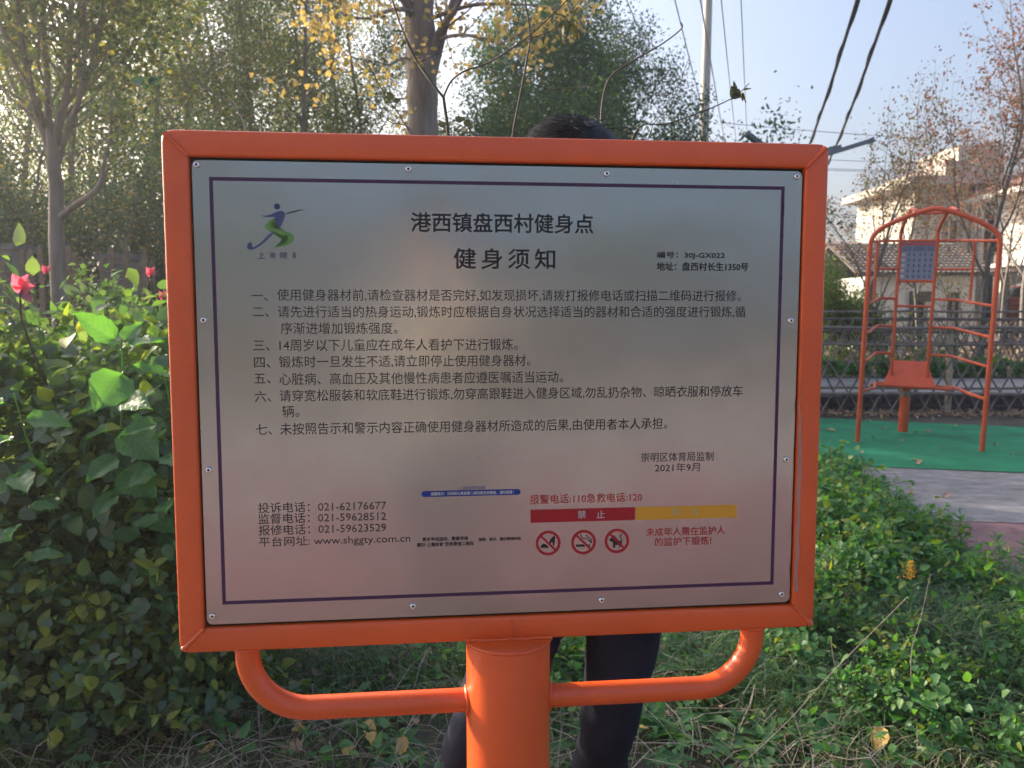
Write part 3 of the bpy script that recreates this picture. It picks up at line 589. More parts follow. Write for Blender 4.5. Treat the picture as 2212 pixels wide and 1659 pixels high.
# sloping plate
b = MB(); V = T([(XO - .25, .68, .53), (XO + .27, .68, .53), (XO + .17, YB + .16, .78), (XO - .17, YB + .16, .78), (XO - .25, .69, .522), (XO + .27, .69, .522), (XO + .17, YB + .168, .772), (XO - .17, YB + .168, .772)])
b.add(V, quads=[[0, 1, 2, 3], [7, 6, 5, 4], [0, 4, 5, 1], [1, 5, 6, 2], [2, 6, 7, 3], [3, 7, 4, 0]]); b.build('sloping_plate', M['orange_old'], cf)
# exercise chart
M['chartblue'] = flat('chart_board', (.25, .27, .36), .35); M['charthead'] = flat('chart_header', (.45, .09, .11)); M['chartfig'] = flat('chart_figures', (.03, .035, .07)); M['chartband'] = flat('chart_band', (.14, .17, .26)); M['chartwhite'] = flat('chart_captions', (.5, .48, .5))
def tb(b, c, d, m=0):
    n0 = len(b.v); b.box((c[0] + XO, c[1], c[2]), d, m); b.v[-1] = np.array(T(b.v[-1]))
b = MB(); tb(b, (0, YB, 1.875), (.335, .012, .40)); ch = b.build('chart', M['chartblue'], cf)
b = MB(); tb(b, (0, YB - .009, 2.055), (.325, .003, .026)); b.build('header', M['charthead'], ch)
b = MB()
for x_, w_ in ((-.105, .085), (.01, .12), (.12, .07)): tb(b, (x_, YB - .008, 2.005), (w_, .003, .052))
b.build('intro_panel', M['chartband'], ch)
b = MB()
for r_ in range(5):
    for c_ in range(5):
        x_, z_ = -.085 + c_ * .053, 1.945 - r_ * .058; a = rng.random(4) - .5
        for (dx, dz, w_, h_) in ((0, .012, .006, .008), (a[0] * .006, 0, .008, .018), (a[1] * .014 - .004, -.012, .005, .014), (.005 + a[2] * .01, -.012, .005, .014), (a[3] * .02, .004, .016, .004)): tb(b, (x_ + dx, YB - .0075, z_ + dz), (w_, .0015, h_))
b.build('figure_symbols', M['chartfig'], ch, kind='stuff')
b = MB()
for r_ in range(5): tb(b, (-.140, YB - .008, 1.945 - r_ * .058), (.036, .002, .040))
b.build('caption_card', M['chartwhite'], ch)
b = MB()
for r_ in range(5): tb(b, (-.140, YB - .0085, 1.945 - r_ * .058 + .025), (.038, .002, .008), r_ % 2)
b.build('caption_band', [flat('teal_band', (.03, .12, .18)), M['charthead']], ch)

# ------------------------------------------------------------------ pole, street lamp, wires
M['concrete'] = mat('pole_concrete', (.42, .40, .37), .85, bump=.2, bscale=30, var=.12, vscale=2)
p_ = at(1510, 600, 20.5)
up_ = empty('utility_pole', (p_[0], 20.5, RZ), 0, label='round concrete utility pole rising behind the board against the sky', cat='utility pole')
MB().tube([(0, 0, -.3), (.04, 0, 4), (.10, 0, 9.5)], [.135, .12, .095], 20).build('shaft', M['concrete'], up_, True)
MB().box((.09, 0, 9.1), (1.5, .09, .09)).build('cross_arm', mat('galvanised', (.35, .36, .37), .4, metal=.8), up_)
MB().box((.03, 0, 3.35), (.0, .0, .0)) 
for z_ in (3.4, 5.35): MB().tube([(.04, 0, z_), (.04, 0, z_ + .05)], .128, 20).build('clamp', mat('steel_clamp', (.3, .3, .3), .5, metal=.7), up_)
lx = at(1703, 400, 12.4)
M['lampgrey'] = mat('lamp_grey', (.16, .19, .22), .5, metal=.3)
sl_ = empty('street_lamp', (lx[0], 12.4, .1), 0, label='grey twin arm street lamp poking out above the right corner of the board', cat='street lamp')
MB().tube([(0, 0, -.1), (0, 0, 3.55)], [.05, .035], 12).build('pole', M['lampgrey'], sl_, True)
for s_, e_, L0 in ((1, at(1897, 297, 12.2), .0), (-1, at(1603, 294, 12.6), 0)):
    d = Vector((e_[0] - lx[0], 0, e_[2] - .1 - 3.42)); L_ = d.length; ang = -math.atan2(d.z, d.x)
    b = MB(); b.box((L_ * .5, 0, 0), (L_, .16, .055)); b.box((L_ * .42, 0, .05), (L_ * .40, .14, .045)); b.box((L_ * .985, 0, .0), (L_ * .03, .17, .075))
    for k in range(7): b.box((L_ * (.28 + .045 * k), 0, .08), (.012, .12, .02))
    b.build('lamp_head', M['lampgrey'], sl_, loc=(0, 0, 3.42), rot=(0, ang, 0))
M['cable'] = flat('black_cable', (.018, .018, .022), .5); M['greywire'] = flat('grey_wire', (.22, .23, .26), .6)
def wire(name, a, b_, r, sag, m, label, group, n=26, wob=0):
    a, b_ = np.array(a), np.array(b_); t = np.linspace(0, 1, n)[:, None]; P = a + (b_ - a) * t; P[:, 2] -= sag * 4 * (t * (1 - t))[:, 0]
    if wob: P[:, 0] += wob * np.sin(t[:, 0] * 60); P[:, 2] += wob * np.cos(t[:, 0] * 47)
    o = MB().tube(P, r, 6).build(name, M[m], None, True); return tag(o, label, 'wire', group)
for k, ((u0, v0), (u1, v1)) in enumerate((((1870, -60), (1700, 410)), ((1942, -60), (1755, 405)))):
    c_ = empty('twisted_cable', (0, 0, 0), 0, label=('left', 'right')[k] + ' one of the two thick black cables slanting down to the board corner', cat='cable', group='thick black overhead cables')
    a, e = at(u0, v0, 9), at(u1, v1, 24)
    for q_, (dd, rr_) in enumerate(((0, .022), (.030, .008))):
        t = np.linspace(0, 1, 90)[:, None]; P = a + (e - a) * t; P[:, 2] -= .35 * 4 * (t * (1 - t))[:, 0]
        P[:, 0] += dd * np.sin(t[:, 0] * 34) ; P[:, 2] += dd * np.cos(t[:, 0] * 34)
        b = MB().tube(P, rr_, 6).build('strand', M['cable'], c_, True)
for (u0, v0), (u1, v1), r_ in (((1453, -20), (1540, 320), .010), ((1510, -20), (1568, 320), .012), ((1556, -20), (1592, 320), .009), ((1600, -20), (1615, 320), .009), ((1345, -20), (1500, 330), .009), ((1225, -10), (1400, 320), .019), ((1296, -10), (1470, 330), .009)):
    wire('overhead_wire', at(u0, v0, 13), at(u1, v1, 24), r_, .05, 'greywire', 'thin wire slanting across the sky, %s from the left at the top edge' % {1453: 'fourth', 1510: 'fifth', 1556: 'sixth', 1600: 'seventh', 1345: 'third', 1225: 'first, thickest', 1296: 'second'}[u0], 'thin wires beside the utility pole')
for v0, v1, Y_ in ((335, 352, 22), (356, 366, 22), (359, 371, 22.2), (428, 447, 21), (452, 470, 21), (268, 312, 20)):
    wire('service_wire', at(1560, v0 - 3, Y_), at(2500, v1 + 3, Y_), .008, .12, 'greywire', 'level wire behind the red leaved trees, %s from the top' % {268: 'first', 335: 'second', 356: 'third', 359: 'fourth', 428: 'fifth', 452: 'lowest'}[v0], 'level wires behind the trees')

# ------------------------------------------------------------------ houses
M['render'] = mat('cream_render', (.50, .45, .38), .85, var=.08, vscale=1.5); M['render_dk'] = mat('grey_render', (.38, .34, .30), .9, var=.15, vscale=1.5)
M['whitewash'] = mat('whitewash', (.56, .54, .52), .9, var=.10, vscale=1.2); M['tilewhite'] = mat('white_wall_tile', (.55, .54, .52), .4, var=.05, vscale=8)
M['roofdark'] = mat('dark_roof_tile', (.10, .085, .08), .8, var=.3, vscale=5); M['roofred'] = mat('red_roof_tile', (.22, .11, .085), .8, var=.25, vscale=5)
M['reddoor'] = mat('maroon_door', (.17, .025, .025), .5, var=.15, vscale=6); M['glass'] = mat('window_glass', (.03, .04, .05), .06, spec=.8); M['frame'] = flat('white_frame', (.7, .7, .68)); M['iron'] = flat('dark_iron', (.06, .055, .05)); M['dark'] = flat('interior_shade', (.02, .02, .02), .9)
def window(parent, c, w, h, yaw_, bars=0, rec=.06, fm='frame'):
    """c on the wall face, facing local -Y after yaw"""
    Rz = Matrix.Rotation(yaw_, 3, 'Z'); R_ = np.array(Rz)
    def bx(nm, off, d, m, par): b = MB(); b.box((0, 0, 0), d); o = b.build(nm, m, par, loc=tuple(Vector(c) + Rz @ Vector(off)) if par is parent else off, rot=(0, 0, yaw_) if par is parent else None); return o
    f_ = MB(); t_ = .06
    for off, d in (((0, 0, h / 2), (w + t_, .10, t_)), ((0, 0, -h / 2), (w + t_, .10, t_)), ((-w / 2, 0, 0), (t_, .098, h - t_)), ((w / 2, 0, 0), (t_, .098, h - t_)), ((0, .005, 0), (.04, .06, h - t_))): f_.box(off, d)
    fo = f_.build('window', M[fm], parent, loc=tuple(Vector(c) + Rz @ Vector((0, -.03, 0))), rot=(0, 0, yaw_))
    MB().box((0, .03, 0), (w, .012, h)).build('pane', M['glass'], fo)
    if bars:
        b = MB()
        for k in range(bars): b.box((-w / 2 + w * (k + .5) / bars, -.09, 0), (.018, .018, h))
        for z_ in (-h * .3, h * .3): b.box((0, -.09, z_), (w, .014, .02))
        b.build('grille', M['iron'], fo)
    return fo
def tiles(parent, p, yaw_, w, run, pitch, m, nx, ny):
    """sloping tiled roof built of courses of tiles with depth; p lower edge middle"""
    rf = link('roof', MB().box((0, run / 2, 0), (w, run, .05)).mesh('roof', M[m]), parent, p, rot=(pitch, 0, yaw_))
    tw, tl = w / nx, run / ny; b = MB(); n = 5; a = np.linspace(0, math.pi, n)
    V = []; 
    for y_, dz in ((0, .03), (tl * 1.1, .0)):
        for t_ in a: V.append((math.cos(t_) * tw * .48, y_, dz + .03 + math.sin(t_) * tw * .32))
    q = [[k, k + 1, n + k + 1, n + k] for k in range(n - 1)]; V += [(0, 0, .03)]; tm = b.add(V, quads=q, tris=[[k + 1, k, 2 * n] for k in range(n - 1)]).mesh('tile', M[m])
    cnt = 0; rest = MB()
    for j in range(ny):
        for i in range(nx):
            x_ = -w / 2 + (i + .5) * tw
            if cnt < 290: link('tile', tm, rf, (x_, j * tl, .02)); cnt += 1
            else: rest.add(np.array(V) + [x_, j * tl, .02], quads=q)
    if rest.n: rest.build('tile_courses', M[m], rf, kind='stuff')
    return rf
# low whitewashed house
Y1 = 24.0; xa, xb = at(1868, 600, Y1)[0], at(2108, 600, Y1)[0]; ze = at(1900, 597, Y1)[2]
lh = empty('low_house', ((xa + xb) / 2, Y1, RZ - .01), 0, label='low whitewashed house with a dark tiled roof behind the climbing frame', cat='house')
wl = xb - xa; hh = ze - RZ
do = at(1988, 640, Y1)[0] - (xa + xb) / 2; wo = at(2060, 640, Y1)[0] - (xa + xb) / 2
def wall_with(parent, x0, x1, h, opens, m, th=.24, y=0, depth=0, nm='wall'):
    b = MB(); xs = x0
    for (c, w, z0, z1) in sorted(opens):
        b.box(((xs + c - w / 2) / 2, y + th / 2, h / 2), (c - w / 2 - xs, th, h))
        if z0 > 0: b.box((c, y + th / 2, z0 / 2), (w, th, z0))
        b.box((c, y + th / 2, (z1 + h) / 2), (w, th, h - z1)); xs = c + w / 2
    b.box(((xs + x1) / 2, y + th / 2, h / 2), (x1 - xs, th, h)); return b.build(nm, M[m], parent)
wall_with(lh, -wl / 2, wl / 2, hh, [(do, .46, .0, 1.05 + .7), (wo, .36, .55, 1.75)], 'whitewash')
for s_ in (-1, 1): MB().box((s_ * (wl / 2 - .1), 2.0, hh / 2), (.2, 3.5, hh)).build('wall', M['whitewash'], lh)
MB().box((0, 3.8, hh / 2), (wl, .2, hh)).build('wall', M['whitewash'], lh)
dk = MB(); dk.box((do, .5, .9), (1.0, .05, 1.8)); dk.build('door', M['dark'], lh)  # no door leaf: black sheet standing in for the unlit interior
window(lh, (wo, .12, 1.15), .34, 1.1, 0, 0, fm='iron')
MB().box((do - .26, -.04, .87), (.08, .08, 1.7)).build('door_post', M['iron'], lh); MB().box((do, -.05, 1.62), (.62, .1, .3)).build('door_canopy', M['iron'], lh)
tiles(lh, (0, -.35, hh + .02), 0, wl + .7, 2.5, math.radians(24), 'roofdark', 26, 11)
rf2 = link('roof', MB().box((0, 1.25, 0), (wl + .7, 2.5, .05)).mesh('roof', M['roofdark']), lh, (0, 4.2, hh + .02), rot=(math.radians(24), 0, math.pi))
# two storey cream tower block and white tiled wing
Y2 = 28.0; xt0, xt1 = at(1968, 600, Y2)[0], 15.55; zt = at(1968, 405, Y2)[2] - RZ
th_ = empty('tower_house', (xt0, Y2, RZ - .01), 0, label='cream two storey house with flat roof slab and shaded windows at right', cat='house')
wt = xt1 - xt0
wall_with(th_, 0, wt, zt, [(.62, .34, .9, 1.9), (1.25, .62, 3.1, 4.3)], 'render', .25)
MB().box((.12, 2.3, zt / 2), (.24, 4.1, zt)).build('wall', M['render'], th_); MB().box((wt / 2, 4.5, zt / 2), (wt, .25, zt)).build('wall', M['render'], th_)
for x_, w_ in ((.10, .22), (.62, .2), (1.72, .16), (2.0, .14)): MB().box((x_ - .06, -.07, zt * .68), (w_, .16, zt * .60)).build('pilaster', M['render'], th_)
window(th_, (1.25, .12, 3.7), .60, 1.15, 0, 0); window(th_, (.62, .12, 1.4), .32, .95, 0, 0)
MB().box((.62 + .15, -.25, 2.35), (1.2, .5, .10)).build('ledge', M['render'], th_)
MB().box((wt / 2 + .15, 1.9, zt + .14), (wt + 1.5, 5.6, .26)).build('roof_slab', M['render_dk'], th_)
MB().box((wt / 2 + .75, 2.2, zt + .55), (wt - .4, 4.6, .6)).build('parapet', M['render_dk'], th_)
MB().box((wt + .9, 3, zt + 1.0), (1.6, 3, 1.4)).build('stair_tower', M['render_dk'], th_)
zw = 1.38 + 237 / FOC * 28 - RZ - .15; wyaw = -math.pi / 2; Ls = 9.5
wg = empty('white_house', (15.57, 28.0, RZ - .01), wyaw, label='white tiled house wall with maroon door and red tiled roof at the right edge', cat='house')
# local x runs toward the camera side (world -Y), local -Y faces world -X
def s_of(u): return 28.0 - 15.57 / ((u - 1106) / FOC)
sd, sw = s_of(2188), s_of(2125); su = s_of(2172)
wall_with(wg, 0, Ls, zw, [(sd, 1.0, 0, 2.05), (sw, .62, .75, 2.0), (sw + .1, .8, 3.0, 4.2), (sd + 1.9, 1.1, 3.0, 4.2), (sd + 2.6, 1.0, .8, 2.0)], 'tilewhite', .25)
MB().box((Ls - .12, 3, zw / 2), (.24, 5.4, zw)).build('wall', M['tilewhite'], wg)
for z_ in np.arange(.3, zw, .3): pass
b = MB()
for k in range(int(zw / .15)): b.box((Ls / 2, -.0015, .1 + k * .15), (Ls, .004, .008))
b.build('tile_joints', M['render_dk'], wg, kind='stuff')
dr = MB().box((sd, .08, 1.0), (.98, .06, 2.0)).build('door', M['reddoor'], wg); MB().box((sd, .05, 1.8), (.9, .02, .3)).build('transom', M['glass'], dr)
for k_ in (-1, 1):
    for z_ in (.45, 1.15): MB().box((sd + k_ * .23, .045, z_), (.34, .02, .5)).build('door_panel', M['reddoor'], dr)
for x_, w_ in ((sd - .62, .16), (sd + .62, .16)): MB().box((x_, -.08, 1.2), (w_, .16, 2.4)).build('pilaster', M['tilewhite'], wg)
MB().box((sd, -.35, 2.42), (1.7, .7, .10)).build('door_canopy', M['render_dk'], wg)
for c, w_, h_, bars in ((( sw, .12, 1.375), .6, 1.2, 6), ((sw + .1, .12, 3.6), .78, 1.15, 0), ((sd + 1.9, .12, 3.6), 1.08, 1.15, 9), ((sd + 2.6, .12, 1.4), .98, 1.15, 7)): window(wg, c, w_, h_, 0, bars)
MB().box((Ls / 2, -.25, 2.62), (Ls, .5, .12)).build('ledge', M['tilewhite'], wg)
MB().box((Ls / 2, -.25, zw + .05), (Ls + .2, .8, .14)).build('cornice', M['tilewhite'], wg)
tiles(wg, (Ls / 2, -.55, zw + .16), 0, Ls, 3.2, math.radians(17), 'roofred', 34, 12)
# distant low farm house with reddish roof at left of the climbing frame
Y3 = 34; x3 = at(1900, 560, Y3)[0]
fh = empty('far_house', (x3, Y3, RZ - .01), 0, label='small distant house with pinkish red roof tiles behind the climbing frame', cat='house')
MB().box((0, 2, 1.45), (5.2, 3.6, 2.9)).build('wall', M['render_dk'], fh); tiles(fh, (0, -.2, 2.9), 0, 5.6, 2.6, math.radians(27), 'roofred', 22, 9)
window(fh, (-1.2, .16, 1.5), .9, 1.1, 0)
# ------------------------------------------------------------------ trees
def unit(v): return v / (np.linalg.norm(v) + 1e-9)
class Tree:
    def __init__(s, seed): s.r = np.random.default_rng(seed); s.b = MB(); s.tips = []; s.dirs = []
    def branch(s, p, d, L, r, depth, o):
        R = s.r; n = o.get('seg', 5) if depth else o.get('seg0', 8); P = [np.array(p, float)]; d = unit(np.array(d, float)); D = [d]
        for i in range(n):
            d = unit(d + R.normal(size=3) * o['wob'] * (1 if depth else .5) + np.array([0, 0, o['up']]) * (1 if depth else .3)); P.append(P[-1] + d * L / n); D.append(d)
        taper = o.get('taper', .35) if depth < o['depth'] else .3
        rad = r * np.linspace(1, taper, n + 1)
        if depth == 0: rad[0] *= 1.25
        s.b.tube(P, rad, (10, 7, 5, 4, 3, 3)[min(depth, 5)], cap=depth == 0)
        if depth >= o['depth'] - o.get('leafd', 1):
            for i in range(1, n + 1): s.tips.append(P[i]); s.dirs.append(D[i])
        if depth >= o['depth']: return
        k = o['kids'][min(depth, len(o['kids']) - 1)]; st = o['start'][min(depth, len(o['start']) - 1)]; ph = R.random() * 6.28
        for c in range(k):
            t = st + (1 - st) * (c + R.random() * .8) / k; t = min(t, .999); f = t * n; i = int(f); q = P[i] + (P[i + 1] - P[i]) * (f - i); dd = D[i + 1] if i + 1 <= n else D[-1]
            a = ph + c * 2.4 + R.normal() * .3; u = unit(np.cross(dd, [0.3, .2, 1.])); v = np.cross(dd, u); sp = math.radians(o['spread'][min(depth, len(o['spread']) - 1)] * (1 + R.normal() * .18))
            nd = dd * math.cos(sp) + (u * math.cos(a) + v * math.sin(a)) * math.sin(sp)
            s.branch(q, nd, L * o['ratio'] * (1.15 - .5 * t) * (1 + R.normal() * .12), r * (1 + (taper - 1) * t) * o.get('rr', .6), depth + 1, o)
        s.branch(P[-1], D[-1], L * o['ratio'] * .8, rad[-1], depth + 1, o) if o.get('lead', 1) else None
    def leaves(s, n, size, sig, tmpl=LEAF2, clump=0, m=0, droop=0., b=None):
        R = s.r; b = b or MB(); T_ = np.array(s.tips); D_ = np.array(s.dirs)
        if clump:
            w = R.random(len(T_)) ** 1.5; w /= w.sum(); i = R.choice(len(T_), n, p=w)
        else: i = R.integers(len(T_), size=n)
        off = R.normal(size=(n, 3)) * sig; pos = T_[i] + off
        d = D_[i] * .6 + R.normal(size=(n, 3)) * .8; d[:, 2] -= droop
        b.scatter(tmpl, pos, frames(d, roll=R.normal(size=n) * .9), size * (.6 + .8 * R.random(n)), m); return b
def make_tree(name, loc, seed, o, H, r, leaves, label, bark='bark', group=None, d0=(0, 0, 1), cat='tree', rz=0):
    t = Tree(seed); t.branch((0, 0, -.05), d0, H, r, 0, o); rt = empty(name, loc, rz, label=label, cat=cat, group=group)
    t.b.build('trunk', M[bark], rt, True)
    b = MB(); mats = []
    for k, (n, size, sig, tm, mm, cl) in enumerate(leaves): t.leaves(n, size, sig, tm, cl, k, .25, b); mats.append(M[mm])
    if leaves: b.build('crown', mats, rt)
    return rt, t
def clone(rt, loc, rz, sc, label, group=None):
    c = copy_tree(rt); c.location = tuple(float(x) for x in loc); c.rotation_euler = (0, 0, rz); c.scale = (sc,) * 3 if not hasattr(sc, '__len__') else sc; c['label'] = label
    if group: c['group'] = group
    elif 'group' in c: del c['group']
    return c
slim = dict(depth=3, kids=[13, 5, 3], start=[.14, .25, .3], spread=[48, 40, 38], ratio=.32, wob=.12, up=.08, seg=4, seg0=10, rr=.42, taper=.3, leafd=1)
GB = 'slim trees in the row behind the picket fence'
s1, _ = make_tree('slim_tree', (-7.2, 13, 0), 21, slim, 7.6, .075, [(11500, .064, .17, LEAF2, 'leaf_dark', 1), (5000, .06, .2, LEAF2, 'leaf_yel', 1), (4000, .06, .22, LEAF2, 'leaf_mid', 0)], 'slim tree in the row, standing inside the gap left of the board')
s1['group'] = GB
s2, _ = make_tree('slim_tree', (-4.4, 15, 0), 22, dict(slim, spread=[40, 42, 40]), 8.4, .07, [(12500, .063, .18, LEAF2, 'leaf_mid', 1), (3500, .055, .2, LEAF2, 'leaf_yel', 1)], 'taller slim tree in the row, yellow tinged, just above the board logo corner')
s2['group'] = GB
rg = np.random.default_rng(9)
LBL = 'slim tree in the leafy row behind the picket fence, yellowing towards the top'
ORD = 'first second third fourth fifth sixth seventh eighth ninth tenth eleventh twelfth thirteenth fourteenth fifteenth sixteenth seventeenth eighteenth'.split()
TL = ((30, 14, 0, .95), (170, 18, 1, 1.0), (300, 13.5, 1, .85), (380, 17, 0, 1.05), (455, 14.5, 1, .92), (540, 18, 0, 1.1), (620, 14.2, 0, .9), (690, 17, 1, 1.0), (760, 19, 1, 1.05), (830, 15.5, 0, .85), (-120, 15, 1, 1.0), (-350, 14, 0, 1.0), (-600, 15, 1, 1.05), (220, 22, 1, 1.2), (480, 22, 0, 1.2), (60, 22, 0, 1.2), (700, 23, 1, 1.15), (990, 22, 1, .75), (-900, 13, 0, 1.1), (-200, 20, 0, 1.1))
INV = sorted(a[0] for a in TL if 0 <= a[0] <= 1100)
for u, Y_, k, sc in TL:
    lb_ = 'slim tree in the leafy row, %s in the photo counted from its left edge' % ORD[INV.index(u)] if u in INV else 'slim tree of the leafy row, outside the left picture edge'
    p = at(u, 700, Y_); clone((s1, s2)[k], (p[0], Y_, 0), rg.random() * 6.28, (sc, sc, sc * (.9 + .2 * rg.random())), lb_, GB)
# dark evergreen under-trees that fill between the trunks
low = dict(depth=3, kids=[9, 5, 3], start=[.12, .25, .3], spread=[65, 45, 40], ratio=.42, wob=.15, up=.05, seg=4, seg0=7, rr=.5, taper=.3)
lo, _ = make_tree('evergreen_shrub', (-6, 9.6, 0), 31, low, 2.5, .05, [(7500, .055, .15, LEAF2, 'leaf_ever', 1), (1200, .055, .18, LEAF2, 'leaf_yel', 0)], 'dense dark evergreen bush just behind the picket fence', group='evergreen bushes behind the picket fence', cat='bush')
BL_ = ((20, 10.0, 1.0), (200, 9.4, .95), (330, 10, 1.05), (470, 10.5, 1.0), (-150, 9.3, 1.1), (640, 12, 1.0), (90, 12.5, 1.15), (-420, 9.5, 1.2), (280, 12.6, 1.2), (800, 13, .95), (560, 12.8, 1.0), (950, 14, .95), (380, 11.4, 1.1), (-20, 11.4, 1.3), (-700, 10, 1.4))
INB = sorted(a[0] for a in BL_ if 0 <= a[0] <= 1100)
for u, Y_, sc in BL_:
    lb_ = 'dark evergreen bush behind the picket fence, %s from the left edge' % ORD[INB.index(u)] if u in INB else 'dark evergreen bush continuing outside the left picture edge'
    p = at(u, 700, Y_); clone(lo, (p[0], Y_, 0), rg.random() * 6.28, (sc, sc, sc * 1.0), lb_, 'evergreen bushes behind the picket fence')
# pale multi-stemmed tree near the left edge
def stems_tree():
    p = at(122, 600, 6.2); rt = empty('multi_stemmed_tree', (p[0], 6.2, 0), 0, label='grey multi stemmed tree at left whose trunk forks above the picket fence', cat='tree')
    t = Tree(41); b = t.b
    def loc(u, v, Y=6.2): q = at(u, v, Y); return (q[0] - p[0], Y - 6.2, q[2])
    t0 = [(0.02, 0, -.05), (.015, 0, .6), loc(124, 560), loc(122, 470), loc(121, 400), loc(112, 345)]
    b.tube(smooth(t0, 4), np.linspace(.062, .046, 21), 12)
    o = dict(depth=2, kids=[7, 4], start=[.15, .25], spread=[35, 38], ratio=.36, wob=.12, up=.12, seg=5, seg0=7, rr=.45, taper=.4)
    stems = [([loc(114, 350), loc(95, 290), loc(70, 200, 6.0), loc(48, 90, 5.9), loc(35, -40, 5.8), loc(20, -160, 5.8)], .030), ([loc(114, 350), loc(105, 260), loc(100, 150, 6.4), loc(92, 20, 6.5), loc(88, -120, 6.5)], .032),
             ([loc(118, 360), loc(125, 280), loc(145, 200, 6.2), loc(152, 80, 6.3), loc(156, -90, 6.3)], .034), ([loc(120, 370), loc(140, 300), loc(172, 210, 6.0), loc(182, 110, 5.9), loc(180, -60, 5.8)], .026), ([loc(150, 265, 6.1), loc(185, 180, 6.0), loc(215, 60, 6.0), loc(235, -60, 6.0)], .018),
             ([loc(118, 345), loc(80, 270, 6.5), loc(30, 190, 6.7), loc(-20, 60, 6.8)], .022)]
    for P, r_ in stems:
        S_ = smooth(P, 5); b.tube(S_, np.linspace(r_, r_ * .5, len(S_)), 8)
        for i in range(4, len(S_), 2):
            dd = unit(np.array(S_[i]) - np.array(S_[i - 1])); a = t.r.random() * 6.28; nd = dd * .7 + np.array([math.cos(a), math.sin(a), .1]) * .7
            t.branch(S_[i], nd, .75 + .4 * t.r.random(), r_ * .32, 1, dict(o, depth=3, kids=[4, 4, 3]))
    rb = [loc(127, 472), loc(160, 445, 6.1), loc(200, 418, 6.0), loc(218, 395, 6.0), loc(222, 372, 6.0)]; S_ = smooth(rb, 4); b.tube(S_, np.linspace(.028, .016, len(S_)), 8); t.branch(S_[-1], (.2, 0, 1), .6, .012, 1, dict(o, depth=3, kids=[3, 3, 3]))
    b.build('trunk', M['bark_pale'], rt, True)
    c = MB(); t.leaves(9500, .055, .13, LEAF2, 1, 0, .3, c); t.leaves(2600, .05, .13, LEAF2, 1, 1, .3, c); c.build('crown', [M['leaf_mid'], M['leaf_yel']], rt)
stems_tree()
# ginkgo
def ginkgo():
    Y_ = 8.2; p = at(912, 700, Y_); rt = empty('ginkgo_tree', (p[0], Y_, 0), 0, label='thick pale trunk with hanging yellow fan leaves behind the board', cat='tree'); t = Tree(43); b = t.b
    def loc(u, v, Y=Y_): q = at(u, v, Y); return np.array((q[0] - p[0], Y - Y_, q[2]))
    tr = [np.array((.02, 0, -.05)), np.array((.01, 0, .8)), loc(912, 400), loc(913, 300), loc(912, 200), loc(909, 100), loc(905, 0), loc(903, -150), loc(902, -400)]
    S_ = smooth(tr, 5); rad = np.linspace(.162, .132, len(S_)) * (1 + .05 * np.sin(np.arange(len(S_)) * 1.7)); b.tube(S_, rad, 22)
    o = dict(depth=3, kids=[4, 4, 3], start=[.2, .2, .2], spread=[40, 42, 40], ratio=.5, wob=.14, up=.02, seg=5, rr=.5, taper=.35)
    for (u0, v0), (u1, v1), r_, Ye in (((925, 130), (985, 20), .05, 7.9), ((935, 160), (1000, -60), .045, 8.4), ((900, 60), (845, -30), .05, 7.8), ((905, 30), (800, 40), .025, 7.3), ((925, 90), (1075, 90), .022, 7.5), ((915, 20), (740, -30), .028, 7.4), ((930, 40), (1120, 10), .024, 7.6), ((908, 140), (840, 140), .018, 7.4), ((920, -80), (1010, -160), .04, 8.0), ((900, -90), (780, -140), .04, 7.6)):
        a, e = loc(u0, v0), loc(u1, v1, Ye); m_ = (a + e) / 2 + np.array([0, 0, .06]); P = smooth([a, m_, e], 5); b.tube(P, np.linspace(r_, r_ * .5, len(P)), 8)
        for i in range(3, len(P), 2): t.branch(P[i], unit(e - a) + t.r.normal(size=3) * .5, .55, r_ * .3, 2, o)
        t.branch(P[-1], e - a, .8, r_ * .45, 1, o)
    b.build('trunk', M['bark_pale'], rt, True)
    c = MB(); n = 1800; T_ = np.array(t.tips); Q = (T_[:, 2] < 4.6); T_ = T_[Q]; w = t.r.random(len(T_)) ** 9; w /= w.sum(); i = t.r.choice(len(T_), n, p=w)
    d = t.r.normal(size=(n, 3)) * .5; d[:, 2] -= .8; c.scatter(FAN, T_[i] + t.r.normal(size=(n, 3)) * .065, frames(d, roll=t.r.random(n) * 6.28), .043 * (.6 + .7 * t.r.random(n)))
    c.build('crown', M['ginkgo'], rt)
ginkgo()
# rounded evergreen trees behind the board
ev = dict(depth=4, kids=[9, 5, 4, 3], start=[.25, .2, .25, .3], spread=[62, 50, 42, 40], ratio=.56, wob=.16, up=.10, seg=4, seg0=7, rr=.5, taper=.35)
e1_, _ = make_tree('evergreen_tree', (at(1245, 700, 14)[0], 14.0, 0), 51, ev, 4.3, .12, [(36000, .066, .15, LEAF2, 'leaf_ever', 1), (5000, .06, .17, LEAF2, 'leaf_dark', 1), (1500, .06, .2, LEAF2, 'leaf_yel', 1)], 'round dark evergreen tree whose crown rises over the middle of the board')
clone(e1_, (at(1338, 700, 16)[0], 16.0, 0), 2.1, (.92, .92, 1.0), 'dark evergreen tree reaching nearest to the utility pole')
clone(e1_, (at(1120, 700, 17.5)[0], 17.5, 0), 4.0, (1.1, 1.1, 1.25), 'tall evergreen tree seen between the ginkgo trunk and the round one')
